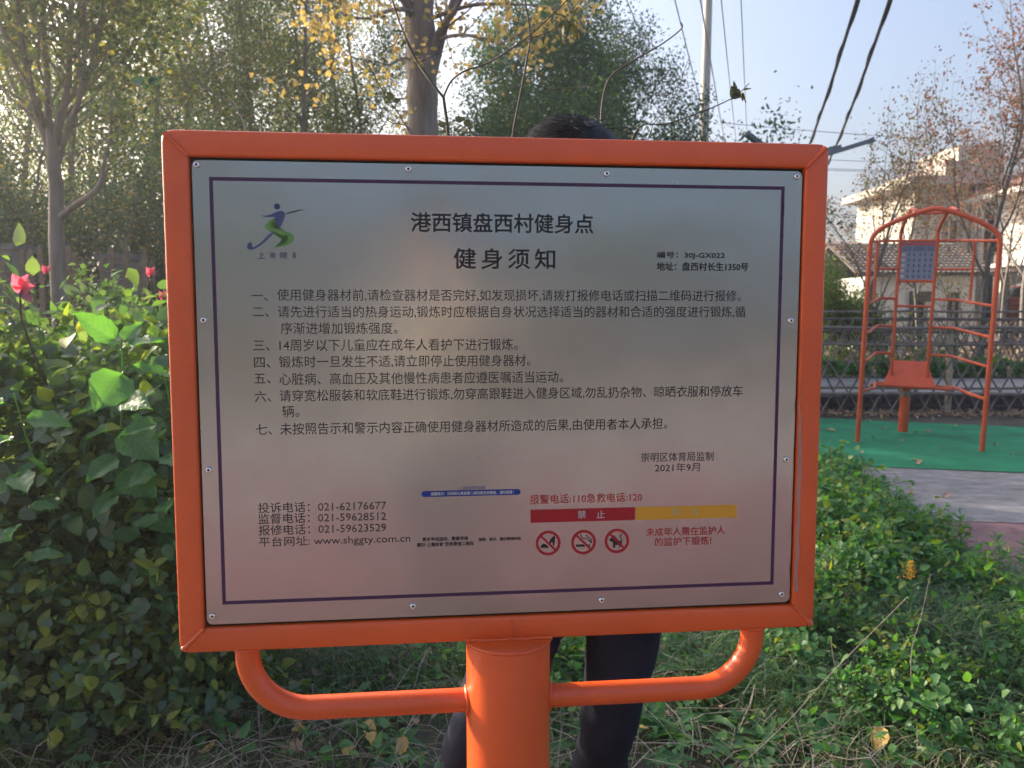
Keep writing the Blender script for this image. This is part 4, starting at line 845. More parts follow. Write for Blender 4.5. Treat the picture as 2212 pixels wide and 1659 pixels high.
# sparse deciduous trees at the right
de = dict(depth=5, kids=[5, 5, 4, 3, 2], start=[.45, .2, .2, .2, .2], spread=[30, 32, 34, 36, 36], ratio=.60, wob=.11, up=.05, seg=5, seg0=7, rr=.55, taper=.45)
def decid(name, u, Y_, seed, H, r, leaves, label, o=de, rz=0, d0=(0, 0, 1), base=0):
    return make_tree(name, (at(u, 700, Y_)[0], Y_, base), seed, o, H, r, leaves, label, 'twig_grey', d0=d0, rz=rz)
decid('bare_tree', 1868, 15.9, 61, 3.0, .05, [(1700, .06, .05, LEAF2, 'leaf_olive', 1), (900, .06, .05, LEAF2, 'leaf_red', 1)], 'sparse small leaved tree with thin forking branches left of the climbing frame', dict(de, kids=[6, 5, 4, 3, 2], start=[.3, .15, .2, .2, .2]), base=RZ)
decid('bare_tree', 2122, 13.6 + 1.4, 62, 3.9, .062, [(4300, .06, .06, LEAF2, 'leaf_red', 1), (700, .06, .06, LEAF2, 'leaf_olive', 1)], 'tree with rusty red leaves whose trunk forks in front of the cream house', dict(de, spread=[32, 34, 36, 38, 38]), base=RZ)
decid('bare_tree', 2215, 17, 63, 4.0, .065, [(4300, .065, .07, LEAF2, 'leaf_red', 1)], 'rusty leaved tree at the far right edge beside the white house', base=RZ)
decid('bare_tree', 1985, 17.3, 64, 2.7, .05, [(1500, .06, .06, LEAF2, 'leaf_red', 1), (500, .07, .06, LEAF2, 'leaf_olive', 1)], 'thin reddish tree between the low house and the climbing frame arch', base=RZ)
decid('bare_tree', 2160, 19.5, 66, 3.0, .05, [(2600, .06, .07, LEAF2, 'leaf_red', 1), (600, .06, .07, LEAF2, 'leaf_olive', 1)], 'rusty leaved tree close against the white tiled house', base=RZ)
decid('bare_tree', 2072, 15.6, 65, 1.3, .035, [(250, .06, .05, LEAF2, 'leaf_olive', 0)], 'slender young tree with dark bare twigs right of the exercise chart', dict(de, kids=[7, 4, 3, 2], depth=4, spread=[38, 36, 36, 36]), base=RZ)
# leafy bushes right of the board beyond the road
bu = dict(depth=3, kids=[9, 5, 3], start=[.1, .2, .3], spread=[45, 42, 40], ratio=.45, wob=.16, up=.07, seg=4, seg0=6, rr=.5, taper=.3)
for u, Y_, H_, lb, lv in ((1812, 16.3, 1.25, 'leafy green bush with yellow sprigs beside the board edge beyond the road', [(7000, .06, .14, LEAF2, 'leaf_dark', 1), (900, .06, .15, LEAF2, 'leaf_yel', 1)]), (1868, 17.0, 1.15, 'dark leafy bush left of the whitewashed house wall', [(7000, .06, .14, LEAF2, 'leaf_dark', 1), (600, .06, .15, LEAF2, 'leaf_mid', 1)]), (1765, 19, 1.6, 'tall dark bush partly hidden by the right edge of the board', [(8000, .07, .16, LEAF2, 'leaf_dark', 1), (900, .07, .15, LEAF2, 'leaf_olive', 1)])):
    make_tree('green_bush', (at(u, 700, Y_)[0], Y_, RZ), int(u), bu, H_, .03, lv, lb, 'twig', cat='bush')
def low_bush(u, v, Y_, n, sx, sz, size, mats_, label, seed):
    r_ = np.random.default_rng(seed); q = at(u, v, Y_); rt = empty('low_bush', (q[0], Y_, RZ), 0, label=label, cat='bush'); b = MB()
    P = r_.normal(size=(n, 3)) * [sx, .3, sz] ; P[:, 2] = np.abs(P[:, 2]) + .05; d = r_.normal(size=(n, 3)); d[:, 2] = abs(d[:, 2])
    for k in range(len(mats_)): b.scatter(OV4, P[k::len(mats_)], frames(d[k::len(mats_)], roll=r_.normal(size=len(P[k::len(mats_)])) * .5), size * (.6 + .7 * r_.random(len(P[k::len(mats_)]))), k)
    b.build('foliage', [M[m] for m in mats_], rt, kind='stuff'); b = MB()
    for k in range(9): a = r_.normal(size=2) * [sx * .6, .15]; b.tube([(a[0] * .4, a[1], -.02), (a[0], a[1], .25), (a[0] * 1.3, a[1], .5)], [.008, .006, .003], 4)
    b.build('stem', M['twig'], rt)
low_bush(1990, 700, 15.6, 900, .45, .42, .09, ['weed', 'leaf_yel', 'leaf_dark'], 'low bush with bright yellow leaves below the exercise chart', 1)
b = MB(); r_ = np.random.default_rng(77); n = 5200; P = np.zeros((n, 3)); P[:, 0] = r_.random(n) * 16 - .5; P[:, 1] = r_.random(n) * .5; P[:, 2] = RZ + r_.random(n) ** .8 * .34 * (.6 + .4 * np.sin(P[:, 0] * 3.1) ** 2)
P[:, 1] += 11.75 - .035 * P[:, 0] + 3.15
d = r_.normal(size=(n, 3)); d[:, 2] = .5 + abs(d[:, 2]); b.scatter(OV4, P, frames(d, roll=r_.normal(size=n) * .5), .12 * (.5 + r_.random(n))); tag(b.build('border_plants', M['weed'], kind='stuff'), 'low bright green leafy plants along the far road edge', 'ground cover')
# dry litter and dead stalks between the two fences
n = 5000; P = np.zeros((n, 3)); P[:, 0] = r_.random(n) * 14 - .5; P[:, 1] = 11.75 - .035 * P[:, 0] + 3.8 + r_.random(n) * 3.5; P[:, 2] = RZ + r_.random(n) ** 2 * .55
b = MB(); b.scatter(OV4, P, frames(r_.normal(size=(n, 3)) + [0, 0, .5], roll=r_.normal(size=n)), .09 * (.5 + r_.random(n))); tag(b.build('dry_undergrowth', M['litter'], kind='stuff'), 'brown dry undergrowth beyond the far bamboo fence', 'undergrowth')
# far tree line
b = MB(); r_ = np.random.default_rng(5); n = 26000; P = np.zeros((n, 3)); P[:, 0] = r_.random(n) * 240 - 110; P[:, 1] = 85 + r_.random(n) * 10; hz = 2.6 + 1.3 * np.sin(P[:, 0] * .13) + .9 * np.sin(P[:, 0] * .41 + 1); P[:, 2] = r_.random(n) * hz
b.scatter(LEAF2, P, frames(r_.normal(size=(n, 3))), .9 * (.5 + r_.random(n))); tag(b.build('far_treeline', M['leaf_dark'], kind='stuff'), 'distant low line of trees on the horizon', 'treeline')
# ------------------------------------------------------------------ near vegetation
def blades(b, P, h, w, bend, m=0, rg_=None, lean=.25):
    R = rg_; n = len(P); a = R.random(n) * 6.283; dirn = np.stack([np.cos(a), np.sin(a), np.zeros(n)], 1); side = np.stack([-np.sin(a), np.cos(a), np.zeros(n)], 1)
    tw = R.normal(size=n) * .5; side = side * np.cos(tw)[:, None] + dirn * np.sin(tw)[:, None]
    V = np.zeros((n, 7, 3)); ln = lean * R.normal(size=n)
    for k, t in enumerate((0, .36, .7, 1.0)):
        c = P + dirn * (h * (bend * t * t + ln * t))[:, None]; c[:, 2] += h * (t - .45 * bend * t * t * t)
        c = c + side * (np.sin(t * 3 + tw * 4) * h * .04)[:, None]
        ww = (w * (1, .85, .55, 0)[k] / 2)[:, None]
        if k < 3: V[:, 2 * k] = c - side * ww; V[:, 2 * k + 1] = c + side * ww
        else: V[:, 6] = c
    o = (np.arange(n) * 7)[:, None]
    q = np.concatenate([o + [0, 1, 3, 2], o + [2, 3, 5, 4]]); t_ = o + [4, 5, 6]; b.add(V.reshape(-1, 3), tris=t_, quads=q, m=m)
R = np.random.default_rng(101)
def edge_x(y): return np.interp(y, [1.5, 2.9, 3.6, 4.2, 5.2, 7.2, 9, 11], [2.1, 2.3, 2.35, 2.5, 2.68, 3.06, 3.3, 3.4])
def spots(n, y0, y1, x0=-4.2, near=1.0, edge=0.0):
    y = y0 + (y1 - y0) * R.random(n * 2) ** near; x = x0 + (6.5 + 1) * R.random(n * 2); ok = (x < edge_x(y) - edge + R.normal(size=n * 2) * .07) & (np.abs(x) < y * .72 + .5)
    P = np.stack([x, y, np.zeros(n * 2)], 1)[ok][:n]; return P
def noise(P, f, s=0): return np.sin(P[:, 0] * f + s) * np.cos(P[:, 1] * f * 1.3 + s * 2) + .6 * np.sin(P[:, 0] * f * 2.3 + P[:, 1] * f * 1.9 + s)
g = MB(); P = spots(30000, 1.7, 6.5, near=1.35); P = P[noise(P, 2.6, 1) > -.55 + .4 * R.random(len(P))]; n = len(P); blades(g, P, .05 + .11 * R.random(n) ** 1.6, .0034 + .003 * R.random(n), .4 + .7 * R.random(n), 0, R)
P = spots(9000, 1.7, 3.6); n = len(P); blades(g, P, .03 + .05 * R.random(n), .003 + .002 * R.random(n), .3 + .8 * R.random(n), 0, R)
tag(g.build('grass', M['grass'], kind='stuff'), 'short green grass in the rough verge', 'grass')
g = MB()                                                                   # clumps of long dark blades
for (cx_, cy_, r_, n_, h_) in [(gr(1560, 1300)[0], gr(1560, 1300)[1], .3, 900, .26), (gr(1700, 1330)[0], gr(1700, 1330)[1], .42, 1700, .3), (gr(1900, 1380)[0], gr(1900, 1380)[1], .4, 1500, .28), (gr(2080, 1420)[0], gr(2080, 1420)[1], .42, 1500, .28), (gr(2180, 1320)[0], gr(2180, 1320)[1], .4, 1200, .26), (gr(1650, 1480)[0], gr(1650, 1480)[1], .25, 600, .22), (gr(2050, 1540)[0], gr(2050, 1540)[1], .22, 500, .2),
                               (-1.75, 2.55, .22, 1100, .42), (-2.2, 2.9, .3, 1300, .42), (-1.5, 3.2, .3, 900, .35), (-1.2, 2.9, .2, 500, .25), (.2, 3.1, .4, 700, .18), (-.6, 3.0, .3, 700, .2), (1.0, 2.9, .3, 500, .2)]:
    n_ = int(n_ * .62); P = np.stack([cx_ + R.normal(size=n_) * r_ * .5, cy_ + R.normal(size=n_) * r_ * .5, np.zeros(n_)], 1); blades(g, P, h_ * (.5 + .7 * R.random(n_)), .0052 + .003 * R.random(n_), .6 + .8 * R.random(n_), 0, R, .4)
tag(g.build('tufted_grass', M['mondo'], kind='stuff'), 'dark green clumps of fine long leaved grass', 'grass')
g = MB(); P = spots(5200, 1.6, 5.5, near=1.5); n = len(P); blades(g, P, .08 + .16 * R.random(n) ** 1.5, .0024 + .0028 * R.random(n), .9 + 1.6 * R.random(n), 0, R, 1.0)
for k in range(420):                                                       # lying crooked stalks
    p = spots(1, 1.7, 3.4, near=1.2)
    if not len(p): continue
    p = p[0]; a = R.random() * 6.28; L_ = .12 + .2 * R.random(); pts = [p + [0, 0, .02]]; 
    for q_ in range(5): a += R.normal() * .35; pts.append(pts[-1] + np.array([math.cos(a) * L_ / 5, math.sin(a) * L_ / 5, R.normal() * .02 + (.03 if q_ < 2 else -.015)])); 
    g.tube(pts, np.linspace(.0022, .001, 6), 4)
tag(g.build('dry_grass', M['straw'], kind='stuff'), 'pale dry straw and bent stalks lying in the grass', 'dry grass')
# ground covering broad leaves
g = MB(); P = spots(9500, 1.7, 6.8, near=1.3); P = P[(noise(P, 3.1, 4) > -.2 - .9 * (P[:, 0] > .3)) | (R.random(len(P)) < .12)]; n = len(P); P[:, 2] = .02 + .09 * R.random(n)
d = R.normal(size=(n, 3)); d[:, 2] = .25 + .35 * R.random(n); g.scatter(OV6, P, frames(d, roll=R.normal(size=n) * .4), .042 * (.45 + 1.0 * R.random(n)), 0)
P = spots(3800, 3.6, 7.5, x0=.9, near=.8); P = P[P[:, 0] > .8]; n = len(P); P[:, 2] = .03 + .22 * R.random(n) * np.clip((edge_x(P[:, 1]) - P[:, 0]) * 2, .25, 1); d = R.normal(size=(n, 3)); d[:, 2] = .2 + .5 * R.random(n)
g.scatter(OV4, P, frames(d, roll=R.normal(size=n) * .5), .05 * (.5 + R.random(n)), 0)
tag(g.build('ground_cover', M['weed'], kind='stuff'), 'small round green weeds covering the soil', 'ground cover')
g = MB(); P = spots(900, 3.8, 6.5, x0=.9, near=.8); P = P[P[:, 0] > 1.0]; n = len(P); P[:, 2] = .05 + .2 * R.random(n); d = R.normal(size=(n, 3)); g.scatter(OV4, P, frames(d, roll=R.normal(size=n) * .5), .04 * (.5 + R.random(n)))
tag(g.build('yellow_undergrowth', M['hedge_y'], kind='stuff'), 'yellowing weed leaves beside the concrete slab', 'undergrowth')
g = MB(); P = spots(2400, 1.6, 5, near=1.4); n = len(P); P[:, 2] = .008 + .012 * R.random(n); d = R.normal(size=(n, 3)); d[:, 2] *= .25; g.scatter(OV4, P, frames(d, roll=R.normal(size=n) * .4), .022 * (.4 + R.random(n)))
q = [fx(x_, -.55 + R.normal() * .16) for x_ in R.random(2600) * 8 - .5]; P = np.array(q); P[:, 2] = .02 + .02 * R.random(len(P)); P[:, :2] += R.normal(size=(len(P), 2)) * .06
g.scatter(OV4, P, frames(R.normal(size=(len(P), 3)) * [1, 1, .3], roll=R.normal(size=len(P)) * .5), .055 * (.4 + R.random(len(P))))
tag(g.build('leaf_litter', M['litter'], kind='stuff'), 'small brown leaf fragments littering soil and fence foot', 'leaf litter')
# leafy weed rosettes, one by one
def rosette(seed, n, L_, tm, upk, m='weed'):
    r_ = np.random.default_rng(seed); b = MB(); a = np.arange(n) * 2.4 + r_.normal(size=n) * .2; e = upk * (.4 + .8 * r_.random(n)); d = np.stack([np.cos(a), np.sin(a), e], 1)
    b.scatter(tm, np.tile([0, 0, .01], (n, 1)), frames(d, roll=r_.normal(size=n) * .25), L_ * (.6 + .6 * r_.random(n))); return b.mesh('leaves', M[m], True)
SPO = (ovate(.17, .5, .10, 5)[0] * 1, ovate(.17, .5, .10, 5)[1])
ros = [rosette(1, 9, .075, SPO, .5), rosette(2, 12, .095, SPO, .7), rosette(3, 8, .06, OV6, .6), rosette(4, 14, .085, NARROW, .8)]
RP = [(905, 1480, 1), (1580, 1380, 1), (1540, 1440, 0), (1620, 1400, 2), (1700, 1440, 1), (1490, 1570, 0), (1760, 1610, 1), (1860, 1560, 0), (1555, 1620, 2), (1640, 1600, 0), (1980, 1480, 3), (1420, 1400, 0), (1460, 1440, 2), (2100, 1340, 1), (1930, 1300, 0), (790, 1590, 1), (870, 1610, 0), (560, 1440, 1), (640, 1400, 0), (700, 1480, 2), (420, 1560, 2), (330, 1500, 0), (1800, 1400, 0), (1290, 1600, 1), (1350, 1400, 1), (1460, 1600, 1), (1690, 1540, 0), (2160, 1500, 0), (1380, 1530, 0), (960, 1420, 0)]
for k_ in range(120):
    RP.append((int(R.integers(380, 2200)) if k_ < 45 else int(R.integers(1380, 2190)), int(R.integers(1330, 1655)), int(R.integers(4))))
for u, v, k in RP:
    q = gr(u, v); link('weed_rosette', ros[k], None, q, rot=(0, 0, R.random() * 6), scale=.8 + .5 * R.random(), label='low rosette of broad green weed leaves in the grass', category='x') if 0 else tag(link('weed_rosette', ros[k], None, q + [0, 0, .005], rot=(0, 0, R.random() * 6), scale=.8 + .5 * R.random()), ('low weed rosette of long pointed green leaves in the grass', 'larger weed rosette with many upright pointed leaves in the grass', 'weed with round green leaves spreading in the grass', 'bushy tuft of narrow green weed leaves in the grass')[k], 'weed', 'weed rosettes in the verge')
# upright leafy weeds along the slab
def upright(seed, H_, n, L_, flower=False, lab='', loc=(0, 0, 0), tm=NARROW, group=None):
    r_ = np.random.default_rng(seed); rt = empty('leafy_weed', loc, 0, label=lab, cat='plant', group=group); b = MB(); top = np.array([r_.normal() * .04, r_.normal() * .04, H_]); b.tube([(0, 0, -.01), top * .5 + [.01, 0, 0], top], [.004, .003, .002], 6); b.build('stem', M['weed'], rt)
    t = np.linspace(.15, 1, n); a = np.arange(n) * 2.4; P = t[:, None] * top; d = np.stack([np.cos(a), np.sin(a), .35 + .5 * t], 1); b = MB(); b.scatter(tm, P, frames(d, roll=r_.normal(size=n) * .2), L_ * (1.15 - .5 * t) * (.8 + .4 * r_.random(n))); b.build('leaves', M['weed'], rt, True, kind='stuff')
    if flower:
        b = MB(); n = 160; t = r_.random(n); P = top + np.stack([r_.normal(size=n) * .014 * (1.2 - t), r_.normal(size=n) * .014 * (1.2 - t), t * .07 - .01], 1); b.scatter(OV4, P, frames(r_.normal(size=(n, 3))), .009); b.build('flower_head', mat('golden_flower', (.75, .38, .03), .6), rt)
    return rt
w0 = upright(1, .30, 46, .115, lab='dark green bushy weed with narrow leaves beside the concrete slab', loc=gr(2070, 1235), group='narrow leaved weeds along the slab')
for u, v, s_ in ((2020, 1290, .8), (2165, 1270, .9), (2110, 1300, .75), (2195, 1350, .85), (1990, 1180, .8), (2050, 1180, .65), (2210, 1240, .7), (1960, 1130, .6), (1905, 1085, .6)):
    clone(w0, gr(u, v), R.random() * 6, s_, 'narrow leaved bushy weed beside the slab, %s' % {2020: 'left of the tallest one', 2165: 'right of the tallest one', 2110: 'just in front of the tallest one', 2195: 'lowest at the right picture edge', 1990: 'behind the goldenrod', 2050: 'standing at the red slab corner', 2210: 'cut by the right picture edge', 1960: 'small, at the grey slab edge', 1905: 'smallest, nearest the green mat'}[u], 'narrow leaved weeds along the slab')
upright(7, .36, 26, .085, True, 'upright goldenrod stalk topped with a small yellow flower head', gr(1962, 1440))
upright(8, .22, 16, .07, True, 'short goldenrod with yellow tip growing nearest the mat', gr(1900, 1150))
upright(9, .30, 18, .08, False, 'thin light green weed standing near the right edge of the grass', gr(2130, 1500))
# tall dry stalks that stand out singly
for k, (P_, lb) in enumerate((([(95, 1600), (140, 1370), (170, 1230), (207, 1140)], 'long thin pale stalk leaning in front of the hedge'), ([(1975, 1560), (1968, 1420), (1990, 1330), (2010, 1240)], 'pale dry seed stalk standing beside the goldenrod'), ([(1830, 1560), (1800, 1420), (1795, 1375)], 'bent dry grass stalk below the right corner of the board'), ([(2150, 1500), (2080, 1400), (2010, 1345), (1985, 1338)], 'arching pale straw stalk at the right of the goldenrod'), ([(240, 1640), (330, 1560), (390, 1500)], 'broken straw stalk lying across the grass at bottom left'), ([(1560, 1690), (1700, 1560), (1800, 1450), (1960, 1290)], 'long thin yellow stalk slanting up through the weeds'))):
    y0 = gr(*P_[0])[1]; pts = smooth([at(u, v, y0 + .03 * i) for i, (u, v) in enumerate(P_)], 6); pts[0] = (pts[0][0], pts[0][1], max(0, pts[0][2]))
    tag(MB().tube(pts, np.linspace(.0016, .0008, len(pts)), 5).build('dry_stalk', M['straw'], None, True), lb, 'stalk')
# ------------------------------------------------------------------ hedge at the left
def hedge(name, loc, rad, n, label, seed, size=.05, group=None, tm=ovate(.36, .22, .09, 4, base=.75), yel=.10, stems=10, sprigs=55, mm=('hedge', 'hedge_y')):
    r_ = np.random.default_rng(seed); rt = empty(name, (loc[0], loc[1], 0), 0, label=label, cat='shrub', group=group); rad = np.array(rad); b = MB()
    nc = int(n / 26); u = r_.normal(size=(nc, 3)); u /= np.linalg.norm(u, axis=1)[:, None]; C_ = u * (.45 + .58 * r_.random(nc) ** .6)[:, None] * rad + [0, 0, loc[2]]
    C_[:, 2] += .10 * np.sin(C_[:, 0] * 7 + seed) * (u[:, 2] > 0)
    ok = C_[:, 2] > .03; C_ = C_[ok]; u = u[ok]; i = r_.integers(len(C_), size=n); P = C_[i] + r_.normal(size=(n, 3)) * .055
    d = u[i] * .5 + r_.normal(size=(n, 3)) * .7; d[:, 2] -= .35; up = u[i] * .7 + [0, 0, .8] + r_.normal(size=(n, 3)) * .35
    y = r_.random(n) < yel; sz = size * np.where(r_.random(n) < .72, .45 + .45 * r_.random(n), .95 + .5 * r_.random(n))
    for k, msk in ((0, ~y), (1, y)): b.scatter(tm, P[msk], frames(d[msk], up=up[msk]), sz[msk], k)
    sb_ = MB(); tg_ = []
    for k in range(sprigs):                # loose shoots that stick out of the mass
        c0 = C_[r_.integers(len(C_))]; o_ = unit(c0 - np.array([0, 0, loc[2]])); dd_ = unit(o_ + np.array([0, 0, .30]) + r_.normal(size=3) * .3); L_ = .12 + .2 * r_.random()
        pts = np.array([c0 + dd_ * L_ * t_ + np.array([0, 0, -.35]) * (L_ * t_) ** 2 * 2 for t_ in np.linspace(-.2, 1, 7)]); sb_.tube(pts, np.linspace(.0028, .001, 7), 4)
        nl = 9 + r_.integers(6); ti = r_.random(nl) * 5.8; i0 = ti.astype(int); pos = pts[i0] + (pts[i0 + 1] - pts[i0]) * (ti - i0)[:, None]; dl = dd_ * .5 + r_.normal(size=(nl, 3)) * .7; dl[:, 2] -= .15
        b.scatter(tm, pos, frames(dl, up=np.tile([0, 0, 1.], (nl, 1)) + r_.normal(size=(nl, 3)) * .4), size * (.55 + .7 * r_.random(nl)), int(r_.random() < yel * 1.5))
    if sprigs: sb_.build('shoots', M['twig'], rt, kind='stuff')
    b.build('foliage', [M[mm[0]], M[mm[1]]], rt, True, kind='stuff')
    b = MB()
    for k in range(stems):
        e = C_[r_.integers(len(C_))]; b.tube(smooth([(r_.normal() * .06, r_.normal() * .06, -.02), (e[0] * .4, e[1] * .4, e[2] * .5), tuple(e)], 3), np.linspace(.009, .003, 7), 5)
    b.build('stems', M['twig'], rt); return rt
hedge('hedge_shrub', (-1.95, 2.95, .66), (.66, .50, .68), 11500, 'broad leafy shrub at the left edge of the hedge', 1, .068, yel=.07)
hedge('hedge_shrub', (-1.28, 2.98, .60), (.46, .46, .70), 10000, 'leafy shrub with mixed green leaves directly left of the board', 2, .062, yel=.14)
hedge('hedge_shrub', (-1.55, 2.62, .30), (.45, .26, .42), 3000, 'low trailing vine with yellowing leaves at the foot of the hedge', 3, .052, yel=.28)
hedge('hedge_shrub', (-1.12, 2.72, .22), (.24, .22, .32), 1500, 'small leafy vine spilling onto the grass beside the lower left board corner', 13, .05, yel=.25)
hedge('hedge_shrub', (-2.25, 4.9, .80), (.75, .6, .74), 6200, 'dense grey green shrub behind the front hedge near the board', 4, .05, yel=.03)
hedge('hedge_shrub', (-3.3, 4.7, .62), (.8, .7, .74), 6000, 'dense grey green shrub below the picket fence at far left', 5, .055, yel=.04)
hedge('hedge_shrub', (-3.1, 3.9, .45), (.7, .6, .65), 3500, 'shaded shrub outside the left picture edge', 6, .06, yel=.05)
hedge('hedge_shrub', (-.6, 5.2, .55), (.7, .6, .6), 3500, 'dense grey green shrub hidden mostly by the board', 7, .05)
# low bushy weeds mounded beside the mat
mk = dict(mm=('weed', 'hedge_y'), stems=8)
hedge('weed_clump', (2.05, 5.6, .16), (.50, .65, .30), 4200, 'bushy green weed mound between the board and the green mat', 21, .048, yel=.07, sprigs=60, **mk)
hedge('weed_clump', (1.95, 4.5, .10), (.46, .5, .27), 3600, 'weed mound with leaves coloured sunlit yellow beside the grey slab corner', 22, .044, yel=.22, sprigs=60, **mk)  # extra yellow leaves put sunlit spots into the colour
hedge('weed_clump', (1.88, 3.8, .04), (.42, .4, .20), 2600, 'leafy weed mound in front of the red slab', 23, .042, yel=.10, sprigs=45, **mk)
hedge('weed_clump', (1.45, 4.2, .06), (.45, .5, .26), 2800, 'leafy weed mound just right of the board frame', 24, .045, yel=.2, sprigs=45, **mk)
hedge('weed_clump', (1.95, 3.05, .0), (.45, .38, .12), 1700, 'low leafy weeds spreading over the grass near the right picture edge', 26, .036, yel=.12, sprigs=50, **mk)
hedge('weed_clump', (1.30, 3.35, .0), (.5, .4, .12), 1800, 'low leafy weeds below the right corner of the board', 27, .036, yel=.15, sprigs=50, **mk)
hedge('weed_clump', (1.55, 2.6, .0), (.42, .32, .08), 1300, 'ankle high leafy weeds nearest the camera at lower right', 28, .034, yel=.08, sprigs=36, **mk)
hedge('weed_clump', (.35, 2.9, .0), (.45, .3, .10), 1200, 'ankle high leafy weeds behind the post between the legs', 29, .036, yel=.10, sprigs=30, **mk)
hedge('weed_clump', (.7, 4.2, .02), (.6, .5, .2), 2400, 'low weed mound hidden behind the board', 25, .045, yel=.1, sprigs=30, **mk)
# sapling with big pale leaves
def bigleaf(seed, w=.42):
    r_ = np.random.default_rng(seed); n = 10; k_ = 3; v = []; f = []
    for i in range(n + 1):
        y = i / n; ww = w * math.sin(math.pi * y ** .72) ** .8 * (1 - .3 * y) if 0 < i < n else 0; ww *= 1 + (.06 if i % 2 else -.04)
        for j in range(-k_, k_ + 1):
            s_ = j / k_; v.append([ww * s_, y, -.28 * y * y + .10 * abs(s_) - .035 * math.sin(i * 1.6 + abs(j)) * abs(s_)])
    m_ = 2 * k_ + 1
    for i in range(n):
        for j in range(m_ - 1): a = i * m_ + j; f.append([a, a + 1, a + m_ + 1, a + m_])
    return MB().add(v, quads=f)
def veinleaf(name, c0, c1, trans, tcol):
    m = leafmat(name, [c0, c0], trans, tcol, rough=.42); t = m.node_tree; b_ = t.nodes['Principled BSDF']
    tc = t.nodes.new('ShaderNodeTexCoord'); sep = t.nodes.new('ShaderNodeSeparateXYZ'); t.links.new(tc.outputs['Object'], sep.inputs[0])
    ab = t.nodes.new('ShaderNodeMath'); ab.operation = 'ABSOLUTE'; t.links.new(sep.outputs[0], ab.inputs[0])
    ml = t.nodes.new('ShaderNodeMath'); ml.operation = 'MULTIPLY_ADD'; t.links.new(ab.outputs[0], ml.inputs[0]); ml.inputs[1].default_value = -.9; t.links.new(sep.outputs[1], ml.inputs[2])
    sn = t.nodes.new('ShaderNodeMath'); sn.operation = 'MULTIPLY'; t.links.new(ml.outputs[0], sn.inputs[0]); sn.inputs[1].default_value = 46
    s2_ = t.nodes.new('ShaderNodeMath'); s2_.operation = 'SINE'; t.links.new(sn.outputs[0], s2_.inputs[0])
    pw = t.nodes.new('ShaderNodeMapRange'); t.links.new(s2_.outputs[0], pw.inputs[0]); pw.inputs[1].default_value = .86; pw.inputs[2].default_value = 1.0
    md = t.nodes.new('ShaderNodeMath'); md.operation = 'LESS_THAN'; t.links.new(ab.outputs[0], md.inputs[0]); md.inputs[1].default_value = .012
    mx_ = t.nodes.new('ShaderNodeMath'); mx_.operation = 'MAXIMUM'; t.links.new(pw.outputs[0], mx_.inputs[0]); t.links.new(md.outputs[0], mx_.inputs[1])
    mix = t.nodes.new('ShaderNodeMix'); mix.data_type = 'RGBA'; t.links.new(mx_.outputs[0], mix.inputs[0]); mix.inputs[6].default_value = (*c0, 1); mix.inputs[7].default_value = (*c1, 1)
    t.links.new(mix.outputs[2], b_.inputs['Base Color']); bp = t.nodes.new('ShaderNodeBump'); bp.inputs['Strength'].default_value = .4; bp.inputs['Distance'].default_value = .02; t.links.new(mx_.outputs[0], bp.inputs['Height']); t.links.new(bp.outputs[0], b_.inputs['Normal'])
    return m
vl = veinleaf('veined_leaf', (.075, .18, .075), (.14, .25, .12), .36, (2.6, 2.8, .6))
vl2 = veinleaf('dull_veined_leaf', (.05, .10, .06), (.10, .15, .10), .2, (1.6, 1.8, .9)); dull = bigleaf(3, .4).mesh('leaf', vl2, True)
bls = [bigleaf(k, .36 + .04 * k).mesh('leaf', vl, True) for k in range(3)]
def place_leaf(parent, me, base, tip, up, name='leaf', wide=1.0):
    base, tip, up = np.array(base, float), np.array(tip, float), np.array(up, float); d = tip - base; L_ = np.linalg.norm(d); F = frames(d[None], up=up[None])[0]
    o = link(name, me, parent); o.matrix_local = Matrix.Translation(Vector(base)) @ Matrix(F.tolist()).to_4x4() @ Matrix.Diagonal((L_ * wide, L_, L_, 1)); return o
